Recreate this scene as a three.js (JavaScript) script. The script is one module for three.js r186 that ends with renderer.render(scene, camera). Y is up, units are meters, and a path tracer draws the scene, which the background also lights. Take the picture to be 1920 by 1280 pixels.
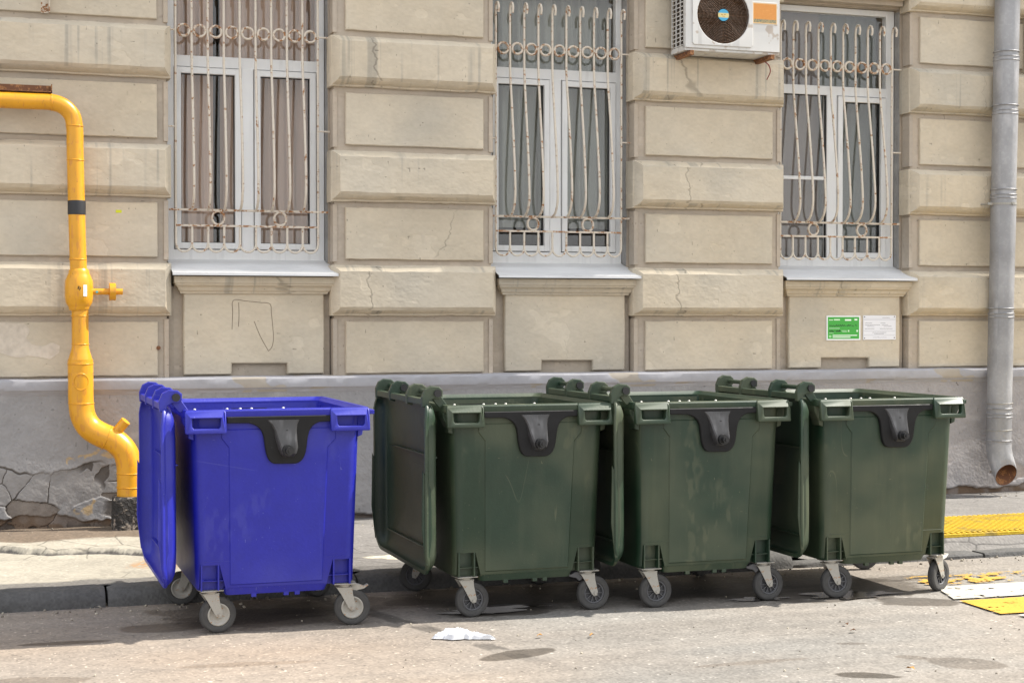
import * as THREE from 'three';
import { mergeGeometries, toCreasedNormals } from 'three/addons/utils/BufferGeometryUtils.js';
import { RoundedBoxGeometry } from 'three/addons/geometries/RoundedBoxGeometry.js';
import { Brush, Evaluator, SUBTRACTION } from 'three-bvh-csg';

// ---------------------------------------------------------------- camera, sky, sun, exposure
const scene = new THREE.Scene();
const camera = new THREE.PerspectiveCamera(24.085, 1920 / 1280, 0.1, 400);
camera.position.set(0, 1.70, 11.95);
camera.rotation.order = 'YXZ';
camera.rotation.y = -18.435 * Math.PI / 180;          // turned to the right along the facade
camera.rotation.x = -0.917 * Math.PI / 180;           // and a touch down
const SUN_EL = 50 * Math.PI / 180, SUN_AZ = 4.5 * Math.PI / 180;   // sun along the street from the right, a little in front of the wall
const sunDir = new THREE.Vector3(Math.cos(SUN_EL) * Math.cos(SUN_AZ), Math.sin(SUN_EL), Math.cos(SUN_EL) * Math.sin(SUN_AZ));
{
  const W = 256, H = 128, d = new Float32Array(W * H * 4);
  for (let j = 0; j < H; j++) for (let i = 0; i < W; i++) {
    const phi = ((i + 0.5) / W - 0.5) * 2 * Math.PI, th = ((j + 0.5) / H - 0.5) * Math.PI;
    const up = Math.max(0, Math.sin(th));
    const dir = new THREE.Vector3(Math.cos(th) * Math.cos(phi), Math.sin(th), Math.cos(th) * Math.sin(phi));
    const t = Math.pow(1 - up, 2.2);
    const s = Math.pow(Math.max(0, dir.dot(sunDir)), 6) * 0.35;
    const k = 0.76;
    const o = (j * W + i) * 4;
    d[o] = k * (0.74 + 0.24 * t + s); d[o + 1] = k * (0.79 + 0.18 * t + s * 0.96); d[o + 2] = k * (0.87 + 0.08 * t + s * 0.88); d[o + 3] = 1;
  }
  const sky = new THREE.DataTexture(d, W, H, THREE.RGBAFormat, THREE.FloatType);
  sky.mapping = THREE.EquirectangularReflectionMapping; sky.magFilter = THREE.LinearFilter; sky.minFilter = THREE.LinearFilter;
  sky.needsUpdate = true;
  scene.background = sky; scene.environment = sky;
}
const sun = new THREE.DirectionalLight(new THREE.Color(1, 0.95, 0.86), 3.8);
sun.position.copy(sunDir).multiplyScalar(30).add(new THREE.Vector3(3.5, 0, 3));
sun.target.position.set(3.5, 0, 3);
sun.castShadow = true; sun.shadow.radius = 1.6; sun.shadow.mapSize.set(4096, 4096);
Object.assign(sun.shadow.camera, { left: -9, right: 9, top: 9, bottom: -9, near: 1, far: 70 });
scene.add(sun, sun.target);
const renderer = new THREE.WebGLRenderer({ antialias: true });
renderer.setSize(1024, 682);
renderer.shadowMap.enabled = true;
renderer.toneMapping = THREE.LinearToneMapping;
renderer.toneMappingExposure = 2.22;

// ---------------------------------------------------------------- helpers
let seed = 7;
const rnd = () => { seed = (seed + 0x6D2B79F5) | 0; let t = Math.imul(seed ^ (seed >>> 15), 1 | seed); t = (t + Math.imul(t ^ (t >>> 7), 61 | t)) ^ t; return ((t ^ (t >>> 14)) >>> 0) / 4294967296; };
const rr = (a, b) => a + (b - a) * rnd();
const hsh = (x, y) => { let h = Math.imul(x, 374761393) + Math.imul(y, 668265263) | 0; h = Math.imul(h ^ (h >>> 13), 1274126177); return ((h ^ (h >>> 16)) >>> 0) / 4294967296; };
const vn = (x, y) => { const xi = Math.floor(x), yi = Math.floor(y); let fx = x - xi, fy = y - yi; fx = fx * fx * (3 - 2 * fx); fy = fy * fy * (3 - 2 * fy); const a = hsh(xi, yi), b = hsh(xi + 1, yi), c = hsh(xi, yi + 1), e = hsh(xi + 1, yi + 1); return a + (b - a) * fx + (c - a) * fy + (a - b - c + e) * fx * fy; };
const fbm = (x, y, o = 4) => { let s = 0, a = 0.5, n = 0; for (let i = 0; i < o; i++) { s += a * vn(x, y); n += a; x = x * 2.03 + 17.3; y = y * 2.03 + 9.1; a *= 0.5; } return s / n; };
const ridge = (x, y, o = 3) => 1 - Math.abs(fbm(x, y, o) * 2 - 1);           // 1 along thin wandering lines
const sst = (a, b, x) => { const t = Math.min(1, Math.max(0, (x - a) / (b - a))); return t * t * (3 - 2 * t); };
const mix = (a, b, t) => a + (b - a) * t;
const toS = v => { v = Math.min(1, Math.max(0, v)); return 255 * (v <= 0.0031308 ? 12.92 * v : 1.055 * Math.pow(v, 1 / 2.4) - 0.055); };
// fn(u,v) -> {c:[r,g,b] linear, h: height 0..1, r: roughness}
function texSet(W, H, fn, want = { c: 1, h: 1 }) {
  const C = want.c && new Uint8Array(W * H * 4), B = want.h && new Uint8Array(W * H * 4), R = want.r && new Uint8Array(W * H * 4), A = want.a && new Uint8Array(W * H * 4);
  for (let j = 0; j < H; j++) for (let i = 0; i < W; i++) {
    const q = fn((i + 0.5) / W, (j + 0.5) / H), o = (j * W + i) * 4;
    if (C) { C[o] = toS(q.c[0]); C[o + 1] = toS(q.c[1]); C[o + 2] = toS(q.c[2]); C[o + 3] = 255; }
    if (B) { const v = Math.max(0, Math.min(255, q.h * 255)); B[o] = B[o + 1] = B[o + 2] = v; B[o + 3] = 255; }
    if (R) { const v = Math.max(0, Math.min(255, q.r * 255)); R[o] = R[o + 1] = R[o + 2] = v; R[o + 3] = 255; }
    if (A) { const v = Math.max(0, Math.min(255, q.a * 255)); A[o] = A[o + 1] = A[o + 2] = v; A[o + 3] = 255; }
  }
  const mk = (D, s) => { if (!D) return null; const t = new THREE.DataTexture(D, W, H); t.wrapS = t.wrapT = THREE.RepeatWrapping; t.magFilter = THREE.LinearFilter; t.minFilter = THREE.LinearMipmapLinearFilter; t.generateMipmaps = true; if (s) t.colorSpace = THREE.SRGBColorSpace; t.needsUpdate = true; return t; };
  return { map: mk(C, true), bumpMap: mk(B), roughnessMap: mk(R), alphaMap: mk(A) };
}
const strip = o => Object.fromEntries(Object.entries(o).filter(([, v]) => v));
const std = o => new THREE.MeshStandardMaterial(strip(o));
const lin = (r, g, b) => new THREE.Color().setRGB(r, g, b);
// box-projected uv in units of `s` metres
function uvBox(g, s = 1, off = [0, 0], ref) {
  if (g.index) g = g.toNonIndexed();
  g.computeBoundingBox(); const bb = ref ? ref.boundingBox : g.boundingBox, ex = V(0, 0, 0).subVectors(bb.max, bb.min);
  const fit = (q, k) => { const e = ex[k] / s; return (q - bb.min[k]) / s + 0.004 + (e < 0.99 ? ((off[k === 'y' ? 1 : 0] % 1 + 1) % 1) * (0.99 - e) : 0); };   // keep each piece inside one tile: no seams
  const p = g.attributes.position, uv = new Float32Array(p.count * 2), a = new THREE.Vector3(), b = new THREE.Vector3(), c = new THREE.Vector3();
  for (let i = 0; i < p.count; i += 3) {
    a.fromBufferAttribute(p, i); b.fromBufferAttribute(p, i + 1); c.fromBufferAttribute(p, i + 2);
    const n = b.clone().sub(a).cross(c.clone().sub(a)); const ax = Math.abs(n.x), ay = Math.abs(n.y), az = Math.abs(n.z);
    [a, b, c].forEach((v, k) => { const o = (i + k) * 2; if (az >= ax && az >= ay) { uv[o] = fit(v.x, 'x'); uv[o + 1] = fit(v.y, 'y'); } else if (ax >= ay) { uv[o] = fit(v.z, 'z'); uv[o + 1] = fit(v.y, 'y'); } else { uv[o] = fit(v.x, 'x'); uv[o + 1] = fit(v.z, 'z'); } });
  }
  g.setAttribute('uv', new THREE.BufferAttribute(uv, 2));
  return g;
}
const used = {};
const numbered = n => { const k = used[n] = (used[n] ?? -1) + 1; return k ? `${n}_${String(k).padStart(3, '0')}` : n; };
function mesh(name, geo, mat, parent) { const m = new THREE.Mesh(geo, mat); m.name = parent && parent !== scene ? name : numbered(name); m.castShadow = m.receiveShadow = true; (parent || scene).add(m); return m; }
function thing(name, label, category, pos = [0, 0, 0], group) { const o = new THREE.Group(); o.name = numbered(name); o.position.set(...pos); o.userData = { label, category }; if (group) o.userData.group = group; scene.add(o); return o; }
function part(name, parent) { const o = new THREE.Group(); o.name = name; parent.add(o); return o; }
function tag(o, label, category, group) { o.userData.label = label; o.userData.category = category; if (group) o.userData.group = group; return o; }
function struct(o, label) { o.userData.kind = 'structure'; if (label) o.userData.label = label; return o; }
const box = (x0, x1, y0, y1, z0, z1) => { const g = new THREE.BoxGeometry(x1 - x0, y1 - y0, z1 - z0); g.translate((x0 + x1) / 2, (y0 + y1) / 2, (z0 + z1) / 2); return g; };
const rbox = (x0, x1, y0, y1, z0, z1, r = 0.006, s = 2) => { const g = new RoundedBoxGeometry(x1 - x0, y1 - y0, z1 - z0, s, Math.min(r, (x1 - x0) / 2.05, (y1 - y0) / 2.05, (z1 - z0) / 2.05)); g.translate((x0 + x1) / 2, (y0 + y1) / 2, (z0 + z1) / 2); return g; };
const cyl = (r0, r1, h, n = 20, open = false) => new THREE.CylinderGeometry(r1, r0, h, n, 1, open);
const V = (x, y, z) => new THREE.Vector3(x, y, z);
const merge = gs => mergeGeometries(gs.map(g => { g = g.index ? g.toNonIndexed() : g; for (const k of Object.keys(g.attributes)) if (!['position', 'normal', 'uv'].includes(k)) g.deleteAttribute(k); return g; }), false);
const tube = (pts, r, seg = 40, rs = 10, closed = false) => new THREE.TubeGeometry(new THREE.CatmullRomCurve3(pts, closed, 'centripetal'), seg, r, rs, closed);
function rodTo(a, b, r, n = 8) { const d = b.clone().sub(a), g = cyl(r, r, d.length(), n); g.applyQuaternion(new THREE.Quaternion().setFromUnitVectors(V(0, 1, 0), d.clone().normalize())); g.translate((a.x + b.x) / 2, (a.y + b.y) / 2, (a.z + b.z) / 2); return g; }
// skin between rings of equal point count; optional caps (fan about the centre)
function skin(rings, capA, capB, crease = 0.5) {
  const pos = [], n = rings[0].length, tri = (a, b, c) => pos.push(...a, ...b, ...c);
  for (let k = 0; k + 1 < rings.length; k++) for (let i = 0; i < n; i++) { const j = (i + 1) % n, a = rings[k][i], b = rings[k][j], c = rings[k + 1][j], e = rings[k + 1][i]; tri(a, b, c); tri(a, c, e); }
  const cap = (r, flip) => { const c = [0, 1, 2].map(q => r.reduce((s, p) => s + p[q], 0) / n); for (let i = 0; i < n; i++) { const j = (i + 1) % n; flip ? tri(c, r[j], r[i]) : tri(c, r[i], r[j]); } };
  if (capA) cap(rings[0], true); if (capB) cap(rings[rings.length - 1], false);
  const g = new THREE.BufferGeometry(); g.setAttribute('position', new THREE.Float32BufferAttribute(pos, 3));
  g.setAttribute('uv', new THREE.Float32BufferAttribute(new Float32Array(pos.length / 3 * 2), 2));
  return toCreasedNormals(g, crease);
}
// rounded rectangle outline in x,z (counter-clockwise seen from below so skins upwards face outwards)
function rrect(hx, hz, r, y, n = 5) {
  const o = []; const cs = [[hx - r, hz - r, 0], [-(hx - r), hz - r, 1], [-(hx - r), -(hz - r), 2], [hx - r, -(hz - r), 3]];
  for (const [cx, cz, q] of cs) for (let i = 0; i <= n; i++) { const a = (q + i / n) * Math.PI / 2; o.push([cx + r * Math.cos(a), y, cz + r * Math.sin(a)]); }
  return o.reverse();
}

// ---------------------------------------------------------------- procedural surfaces
// beige painted render: mottling, fine trowel grain, hairline cracks, specks; `streak` adds run-down stains
function plasterFn(ox, streak, base, crack = 1) {
  return (u, v) => {
    const x = u * 3 + ox, y = v * 3 + ox * 0.7;
    const m = fbm(x * 1.3, y * 1.3, 4), g = fbm(x * 34, y * 52, 2), f = fbm(x * 9, y * 13, 3), fi = hsh(Math.floor(u * 1024), Math.floor(v * 1024) + 51);
    let k = 0.90 + 0.20 * (m - 0.5) + 0.12 * (f - 0.5) + 0.10 * (g - 0.5) + 0.03 * (fi - 0.5), warm = 0.05 * (fbm(x * 2.1 + 40, y * 2.1, 3) - 0.5);
    let h = 0.5 + 0.45 * (f - 0.5) + 0.35 * (g - 0.5);
    const wx = x + 0.09 * (fbm(x * 5, y * 13, 4) - 0.5) + 0.03 * (vn(x * 6, y * 40) - 0.5), wy = y;
    const cr = sst(0.9925, 0.999, ridge(wx * 1.5 + 3, wy * 0.28, 1)) * sst(0.52, 0.70, fbm(x * 0.9 + 20, y * 0.9 + 5, 2)) * crack;
    k *= 1 - 0.34 * cr; h -= 0.4 * cr;
    const sp = vn(x * 42, y * 42); if (sp > 0.955) { k *= 1 - 0.45 * sst(0.955, 0.985, sp); h -= 0.2; }
    const chip = sst(0.72, 0.75, fbm(x * 5 + 70, y * 7, 3)); k *= 1 + 0.08 * chip; h -= 0.25 * chip;
    const grime = sst(0.5, 0.75, fbm(x * 0.8 + 90, y * 0.8, 4)); k *= 1 - 0.14 * grime; warm -= 0.02 * grime;
    if (streak) { const s = sst(0.58, 0.80, fbm(x * 24, y * 0.8 + 3, 3)) * sst(0.42, 0.62, fbm(x * 2.2 + 5, y * 1.4, 2)); k *= 1 - 0.26 * s; warm -= 0.03 * s; }
    return { c: [base[0] * k * (1 + warm), base[1] * k, base[2] * k * (1 - warm * 1.6)], h };
  };
}
const BEIGE = [0.612, 0.533, 0.412];
const plasterA = std({ ...texSet(1024, 1024, plasterFn(0, 0, BEIGE)), roughness: 0.93, bumpScale: 0.006 });
const plasterB = std({ ...texSet(1024, 1024, plasterFn(31, 1, BEIGE.map(v => v * 1.02))), roughness: 0.93, bumpScale: 0.006 });
const plasterC = std({ ...texSet(512, 512, plasterFn(57, 0, [0.50, 0.425, 0.34], 1.3)), roughness: 0.95, bumpScale: 0.007 });
const cementMat = std({ ...texSet(512, 512, (u, v) => { const f = fbm(u * 9, v * 9, 4), g = fbm(u * 50, v * 50, 2); const k = 0.30 * (0.8 + 0.4 * f) * (0.9 + 0.2 * g); return { c: [k * 1.02, k, k * 0.97], h: 0.5 * f + 0.5 * g }; }), roughness: 0.95, bumpScale: 0.006 });
const darkRoom = std({ color: lin(0.06, 0.055, 0.05), roughness: 0.95 });
const pvc = std({ ...texSet(512, 512, (u, v) => { const d = sst(0.5, 0.9, fbm(u * 30, v * 3, 3)), k = 0.74 * (0.95 + 0.08 * fbm(u * 5, v * 5, 3)) * (1 - 0.18 * d * fbm(u * 6, v * 6, 2)); return { c: [k, k, k * 0.985], h: 0.5 }; }, { c: 1 }), roughness: 0.42 });
const gasketMat = std({ color: lin(0.02, 0.02, 0.02), roughness: 0.7 });
const glassMat = new THREE.MeshPhysicalMaterial({ color: 0xffffff, roughness: 0.015, transmission: 1, thickness: 0, ior: 1.52 });
const sillMat = std({ ...texSet(512, 512, (u, v) => { const d = fbm(u * 6, v * 22, 4), s = hsh(Math.floor(u * 512), Math.floor(v * 512)); const k = 0.66 * (0.86 + 0.25 * d) * (s > 0.996 ? 0.6 : 1); return { c: [k, k, k * 1.0], h: d }; }), roughness: 0.5, bumpScale: 0.001 });
function rustFn(base, amt, sc = 1) { return (u, v) => { const a = fbm(u * 14 * sc, v * 14 * sc, 4), b = fbm(u * 60 * sc, v * 60 * sc, 2); const r = sst(1 - amt, 1 - amt + 0.07, a * 0.7 + b * 0.3); const k = 0.9 + 0.2 * b; return { c: [mix(base[0] * k, 0.27 * (0.5 + b), r), mix(base[1] * k, 0.125 * (0.5 + b), r), mix(base[2] * k, 0.05 * (0.5 + b), r)], h: 0.6 - 0.3 * r + 0.2 * b }; }; }
const grilleMat = std({ ...texSet(512, 512, rustFn([0.62, 0.555, 0.465], 0.375, 1.4)), roughness: 0.72, bumpScale: 0.002 });
const grilleRust = std({ ...texSet(512, 512, rustFn([0.60, 0.53, 0.44], 0.48, 1.4)), roughness: 0.8, bumpScale: 0.002 });
const rustMat = std({ ...texSet(256, 256, rustFn([0.16, 0.07, 0.035], 0.5)), roughness: 0.9, bumpScale: 0.003 });
const curtainMat = (r, g, b, sc) => new THREE.MeshPhysicalMaterial({ ...strip(texSet(256, 256, (u, v) => { const k = 0.94 + 0.12 * fbm(u * 16, v * 10, 3); return { c: [r * k, g * k, b * k], h: 0.5 }; }, { c: 1 })), roughness: 1 });

// ---------------------------------------------------------------- the building
const building = thing('building', 'beige rendered town house facade with rusticated piers and barred windows', 'building');
const PIERS = [[-1.6, 1.31], [2.56, 3.81], [5.03, 6.325], [7.58, 10.4]];
const BAYS = [[1.33, 2.54], [3.83, 5.01], [6.335, 7.56]];
const PITCH = 0.8675, C0 = 1.70, WTOP = 4.34, WBOT = 2.12;
{
  const core = [];
  for (const [a, b] of PIERS) { core.push(box(a, b, 0.0, 14.6, -0.13, 0)); core.push(box(a - 0.02, b + 0.02, 0.0, 14.6, -0.5, -0.13)); }
  for (const [a, b] of BAYS) { core.push(box(a, b, 0.0, 1.92, -0.5, -0.078)); core.push(box(a, b, 1.92, 2.10, -0.5, -0.15)); core.push(box(a, b, WTOP, 14.6, -0.5, -0.131)); core.push(box(a + 0.03, b - 0.03, WTOP + 0.012, WTOP + 0.5, -0.131, -0.04)); }
  mesh('wall', uvBox(merge(core), 3, [0.2, 0.4]), plasterC, building);
  mesh('added_wing', uvBox(box(10.38, 25, 0, 14.6, -4.2, -0.02), 3), plasterC, building);                 // out of view, added to carry the shading cornice far enough along
  mesh('added_shade_cornice', uvBox(merge([box(-1.6, 25.3, 14.6, 14.75, -4.3, 0.55), box(-1.6, 25.3, 14.75, 15.0, -4.3, 0.97)]), 3), plasterC, building);  // unseen cornice, added and sized to keep the raking sun off the wall
  mesh('room_shell', merge([box(-1.58, 10.37, 0, 14.6, -4.2, -4.0), box(-1.62, -1.5, 0, 14.6, -4, -0.5), box(10.25, 10.37, 0, 14.6, -4, -0.5), box(-1.5, 10.3, 0.9, 1.0, -4, -0.5), box(-1.5, 10.3, 4.9, 5.0, -4, -0.5), box(2.95, 3.1, 1, 4.9, -4, -0.5), box(5.6, 5.75, 1, 4.9, -4, -0.5)]), darkRoom, building);
}
// bevelled block: rectangle rings stepping out from the wall
function blockGeo(x0, x1, y0, y1, rings) {
  const R = rings.map(([z, l, r, b, t]) => [[x0 + l, y0 + b, z], [x1 - r, y0 + b, z], [x1 - r, y1 - t, z], [x0 + l, y1 - t, z]]);
  return skin(R, false, true, 0.2);
}
// subdivide-free jitter: a worn outline through a few extra points along the long edges
function wornBlock(x0, x1, y0, y1, rings, jit) {
  const N = Math.max(8, Math.round((x1 - x0) / 0.045)), M = 8;
  const edge = (l, r, b, t, z, k) => {
    const X0 = x0 + l, X1 = x1 - r, Y0 = y0 + b, Y1 = y1 - t, o = [];
    const J = (x, y) => (fbm(x * 7 + 3, y * 7 + k * 0.3, 3) - 0.5) * jit + (vn(x * 23, y * 23 + 5) > 0.86 ? -jit * 0.35 : 0);
    for (let i = 0; i < N; i++) { const x = mix(X0, X1, i / N); o.push([x, Y0 - J(x, Y0), z]); }
    for (let i = 0; i < M; i++) { const y = mix(Y0, Y1, i / M); o.push([X1 + J(X1, y) * 0.6, y, z]); }
    for (let i = 0; i < N; i++) { const x = mix(X1, X0, i / N); o.push([x, Y1 + J(x, Y1), z]); }
    for (let i = 0; i < M; i++) { const y = mix(Y1, Y0, i / M); o.push([X0 - J(X0, y) * 0.6, y, z]); }
    return o;
  };
  return skin(rings.map(([z, l, r, b, t], k) => edge(l, r, b, t, z, k)), false, true, 0.35);
}
PIERS.forEach(([a, b], pi) => {
  for (let k = 0; k < 4; k++) {
    const y0 = C0 + k * PITCH, y1 = y0 + 0.385;
    const e = 0.03;
    mesh('band_block', uvBox(wornBlock(a - e, b + e, y0, y1, [[-0.12, 0, 0, 0, 0], [0.022, 0, 0, 0, 0], [0.032, 0.004, 0.004, 0.004, 0.0], [0.034, 0.008, 0.008, 0.015, 0.004], [0.070, 0.022, 0.022, 0.026, 0.018], [0.098, 0.040, 0.040, 0.044, 0.034], [0.112, 0.050, 0.050, 0.062, 0.046], [0.116, 0.053, 0.053, 0.067, 0.050]], 0.012), 3, [rnd(), rnd()]), plasterB, building);
    const f0 = k === 0 ? 1.262 : C0 + (k - 1) * PITCH + 0.385 + 0.045, f1 = y0 - 0.042;
    mesh('panel_block', uvBox(wornBlock(a + 0.085, b - 0.068, f0, f1, [[-0.002, 0, 0, 0, 0], [0.020, 0, 0, 0, 0], [0.026, 0.006, 0.006, 0.006, 0.006]], 0.008), 3, [rnd(), rnd()]), plasterA, building);
    for (const q of [a, b - 0.01]) mesh('side_strip', uvBox(rbox(q - 0.012, q + 0.022, f0 - 0.02, f1 + 0.02, -0.1, 0.012, 0.004), 3, [rnd(), rnd()]), plasterC, building);
  }
});
// bays: sill, moulding, apron, frames
const lerpShape = pts => { const s = new THREE.Shape(); pts.forEach((p, i) => i ? s.lineTo(...p) : s.moveTo(...p)); return s; };
const extr = (shape, depth, bevel = 0, z = 0, seg = 1) => { const g = new THREE.ExtrudeGeometry(shape, { depth: depth - 2 * bevel, bevelEnabled: bevel > 0, bevelThickness: bevel, bevelSize: bevel, bevelOffset: -bevel, bevelSegments: seg, curveSegments: 14 }); g.translate(0, 0, z + bevel); return g; };
const WIN = [
  { tr: [3.555, 3.65], ml: [1.885, 1.995], pl: [1.440, 1.842], pr: [2.036, 2.416], sash: [1, 1], py: [2.25, 3.515], top: 'one' },
  { tr: [3.585, 3.685], ml: [4.368, 4.478], pl: [3.935, 4.322], pr: [4.522, 4.895], sash: [1, 1], py: [2.265, 3.55] },
  { tr: [3.575, 3.665], ml: [6.895, 7.000], pl: [6.445, 6.895], pr: [7.042, 7.418], sash: [0, 1], py: [2.245, 3.535] },
];
BAYS.forEach(([a, b], i) => {
  const w = WIN[i];
  // under-window apron with its notch, moulding and metal sill
  const nx0 = [1.785, 4.240, 6.745][i], nx1 = [2.205, 4.675, 7.205][i], A0 = a + 0.105, A1 = b - 0.055;
  const ap = lerpShape([[A0, 1.262], [nx0, 1.262], [nx0 + 0.004, 1.345], [nx1, 1.342], [nx1 + 0.002, 1.262], [A1, 1.262], [A1 + 0.004, 1.55], [A1, 1.885], [A0, 1.885], [A0 - 0.003, 1.6]]);
  mesh('apron_panel', uvBox(extr(ap, 0.125, 0.008, -0.152), 3, [rnd(), rnd()]), plasterA, building);
  const prof = [[0, 0], [0.018, 0], [0.022, 0.012], [0.035, 0.022], [0.048, 0.045], [0.072, 0.062], [0.074, 0.075], [0.084, 0.077], [0.086, 0.125], [0, 0.13]];
  const R = prof.map(([o, y]) => { const x0 = A0 - 0.012 - o * 0.75, x1 = A1 + 0.012 + o * 0.75, zf = -0.028 + o; return [[x0, 1.866 + y, -0.15], [x0, 1.866 + y, zf], [x1, 1.866 + y, zf], [x1, 1.866 + y, -0.15]]; });
  mesh('sill_moulding', uvBox(skin(R, true, true, 0.3), 3, [rnd(), rnd()]), plasterB, building);
  const s0 = a + 0.004, s1 = b - 0.004, q0 = a + 0.0, q1 = b + 0.03;
  const sg = new THREE.BufferGeometry();
  { const T = [[s0, 2.128, -0.215], [s1, 2.128, -0.215], [q1, 2.016, 0.112], [q0 + 0.01, 2.016, 0.112], [q0 + 0.01, 1.998, 0.114], [q1, 1.998, 0.114]]; const t = 0.004;
    const pos = []; const quad = (p, q, r, s) => pos.push(...p, ...q, ...r, ...p, ...r, ...s); const dn = p => [p[0], p[1] - t, p[2] - t * 0.3];
    quad(T[0], T[3], T[2], T[1]); quad(T[3], T[4], T[5], T[2]); quad(dn(T[1]), dn(T[2]), dn(T[3]), dn(T[0])); const bk = p => [p[0], p[1], p[2] - 0.005]; quad(bk(T[2]), bk(T[5]), bk(T[4]), bk(T[3])); quad(T[4], bk(T[4]), bk(T[5]), T[5]);
    quad(T[0], dn(T[0]), dn(T[3]), T[3]); quad(T[2], dn(T[2]), dn(T[1]), T[1]);
    sg.setAttribute('position', new THREE.Float32BufferAttribute(pos, 3)); sg.computeVertexNormals(); }
  mesh('metal_sill', uvBox(sg, 1.3, [rnd(), rnd()]), sillMat, building);
  // grey cement patch on the jamb
  const cp = []; for (let k = 0; k <= 16; k++) { const y = mix(2.11, WTOP - 0.02, k / 16); cp.push([-0.205, y]); } for (let k = 16; k >= 0; k--) { const y = mix(2.11, WTOP - 0.02, k / 16); cp.push([-0.132 + 0.03 * (fbm(y * 4 + i * 9, 2.2, 3) - 0.55), y]); }
  const cg = extr(lerpShape(cp), 0.010, 0); cg.rotateY(-Math.PI / 2);
  cg.translate(b + 0.001, 0, 0); mesh('jamb_render', uvBox(cg, 1, [rnd(), rnd()]), cementMat, building);
  // frame with its sub-parts
  const Z0 = -0.275, Z1 = -0.205, fr = [], x0 = a + 0.003, x1 = b - 0.012, fy0 = 2.118, fy1 = WTOP - 0.004;
  const gp = 0.0055, wl = w.sash[0] ? w.pl[0] - 0.046 - gp : w.pl[0], wr = w.pr[1] + 0.046 + gp, m0 = w.sash[0] ? w.pl[1] + 0.046 + gp : w.pl[1], m1 = w.pr[0] - 0.046 - gp, trb = w.py[1] + 0.046 + gp;
  fr.push(rbox(x0, wl, fy0, fy1, Z0, Z1, 0.004), rbox(wr, x1, fy0, fy1, Z0, Z1, 0.004), rbox(wl - 0.003, wr + 0.003, fy0, i === 2 ? 2.199 : w.py[0] - 0.046 - gp, Z0, Z1 - 0.002, 0.004), rbox(wl - 0.003, wr + 0.003, fy1 - 0.05, fy1, Z0, Z1 - 0.002, 0.004),
    rbox(wl - 0.003, wr + 0.003, trb, w.tr[1], Z0, Z1 - 0.003, 0.004), rbox(m0, m1, fy0 + 0.03, trb + 0.006, Z0, Z1 - 0.001, 0.004));
  const frame = mesh('window_frame', uvBox(merge(fr), 0.9, [rnd(), rnd()]), pvc, building);
  const ring = (p, yy, wd, z1) => merge([rbox(p[0] - wd, p[0], yy[0] - wd, yy[1] + wd, Z0 + 0.02, z1, 0.005), rbox(p[1], p[1] + wd, yy[0] - wd, yy[1] + wd, Z0 + 0.02, z1, 0.005), rbox(p[0] - 0.004, p[1] + 0.004, yy[0] - wd, yy[0], Z0 + 0.02, z1 - 0.0015, 0.005), rbox(p[0] - 0.004, p[1] + 0.004, yy[1], yy[1] + wd, Z0 + 0.02, z1 - 0.0015, 0.005)]);
  [w.pl, w.pr].forEach((p, k) => {
    if (w.sash[k]) mesh('sash', uvBox(ring(p, w.py, 0.046, Z1 + 0.014), 0.9, [rnd(), rnd()]), pvc, frame);
    const y = w.sash[k] ? w.py : [fy0 + 0.080, trb];
    mesh('gasket', merge([box(p[0] - 0.003, p[0] + 0.005, y[0], y[1], -0.246, -0.222), box(p[1] - 0.005, p[1] + 0.003, y[0], y[1], -0.246, -0.222), box(p[0] + 0.005, p[1] - 0.005, y[0] - 0.003, y[0] + 0.005, -0.246, -0.222), box(p[0] + 0.005, p[1] - 0.005, y[1] - 0.005, y[1] + 0.003, -0.246, -0.222)]), gasketMat, frame);
    mesh('pane', box(p[0], p[1], y[0], y[1], -0.240, -0.236), glassMat, frame);
  });
  mesh('pane', box(x0 + 0.055, x1 - 0.055, w.tr[1] - 0.004, fy1 - 0.046, -0.240, -0.236), glassMat, frame);
  if (i === 2) mesh('glazing_bar', rbox(w.pl[0] - 0.01, w.pl[1] + 0.01, 2.862, 2.892, -0.235, -0.222, 0.003), pvc, frame);
  // keystone blocks over the opening
  if (i === 2) for (const [p, q, d] of [[a + 0.03, a + 0.42, 0.06], [a + 0.43, b - 0.43, 0.10], [b - 0.42, b - 0.03, 0.06]]) mesh('lintel_block', uvBox(wornBlock(p, q, WTOP + 0.055, WTOP + 0.45, [[-0.06, 0, 0, 0, 0], [d - 0.02, 0, 0, 0, 0], [d, 0.02, 0.02, 0.02, 0.02]], 0.006), 3, [rnd(), rnd()]), plasterB, building);
});
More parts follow.
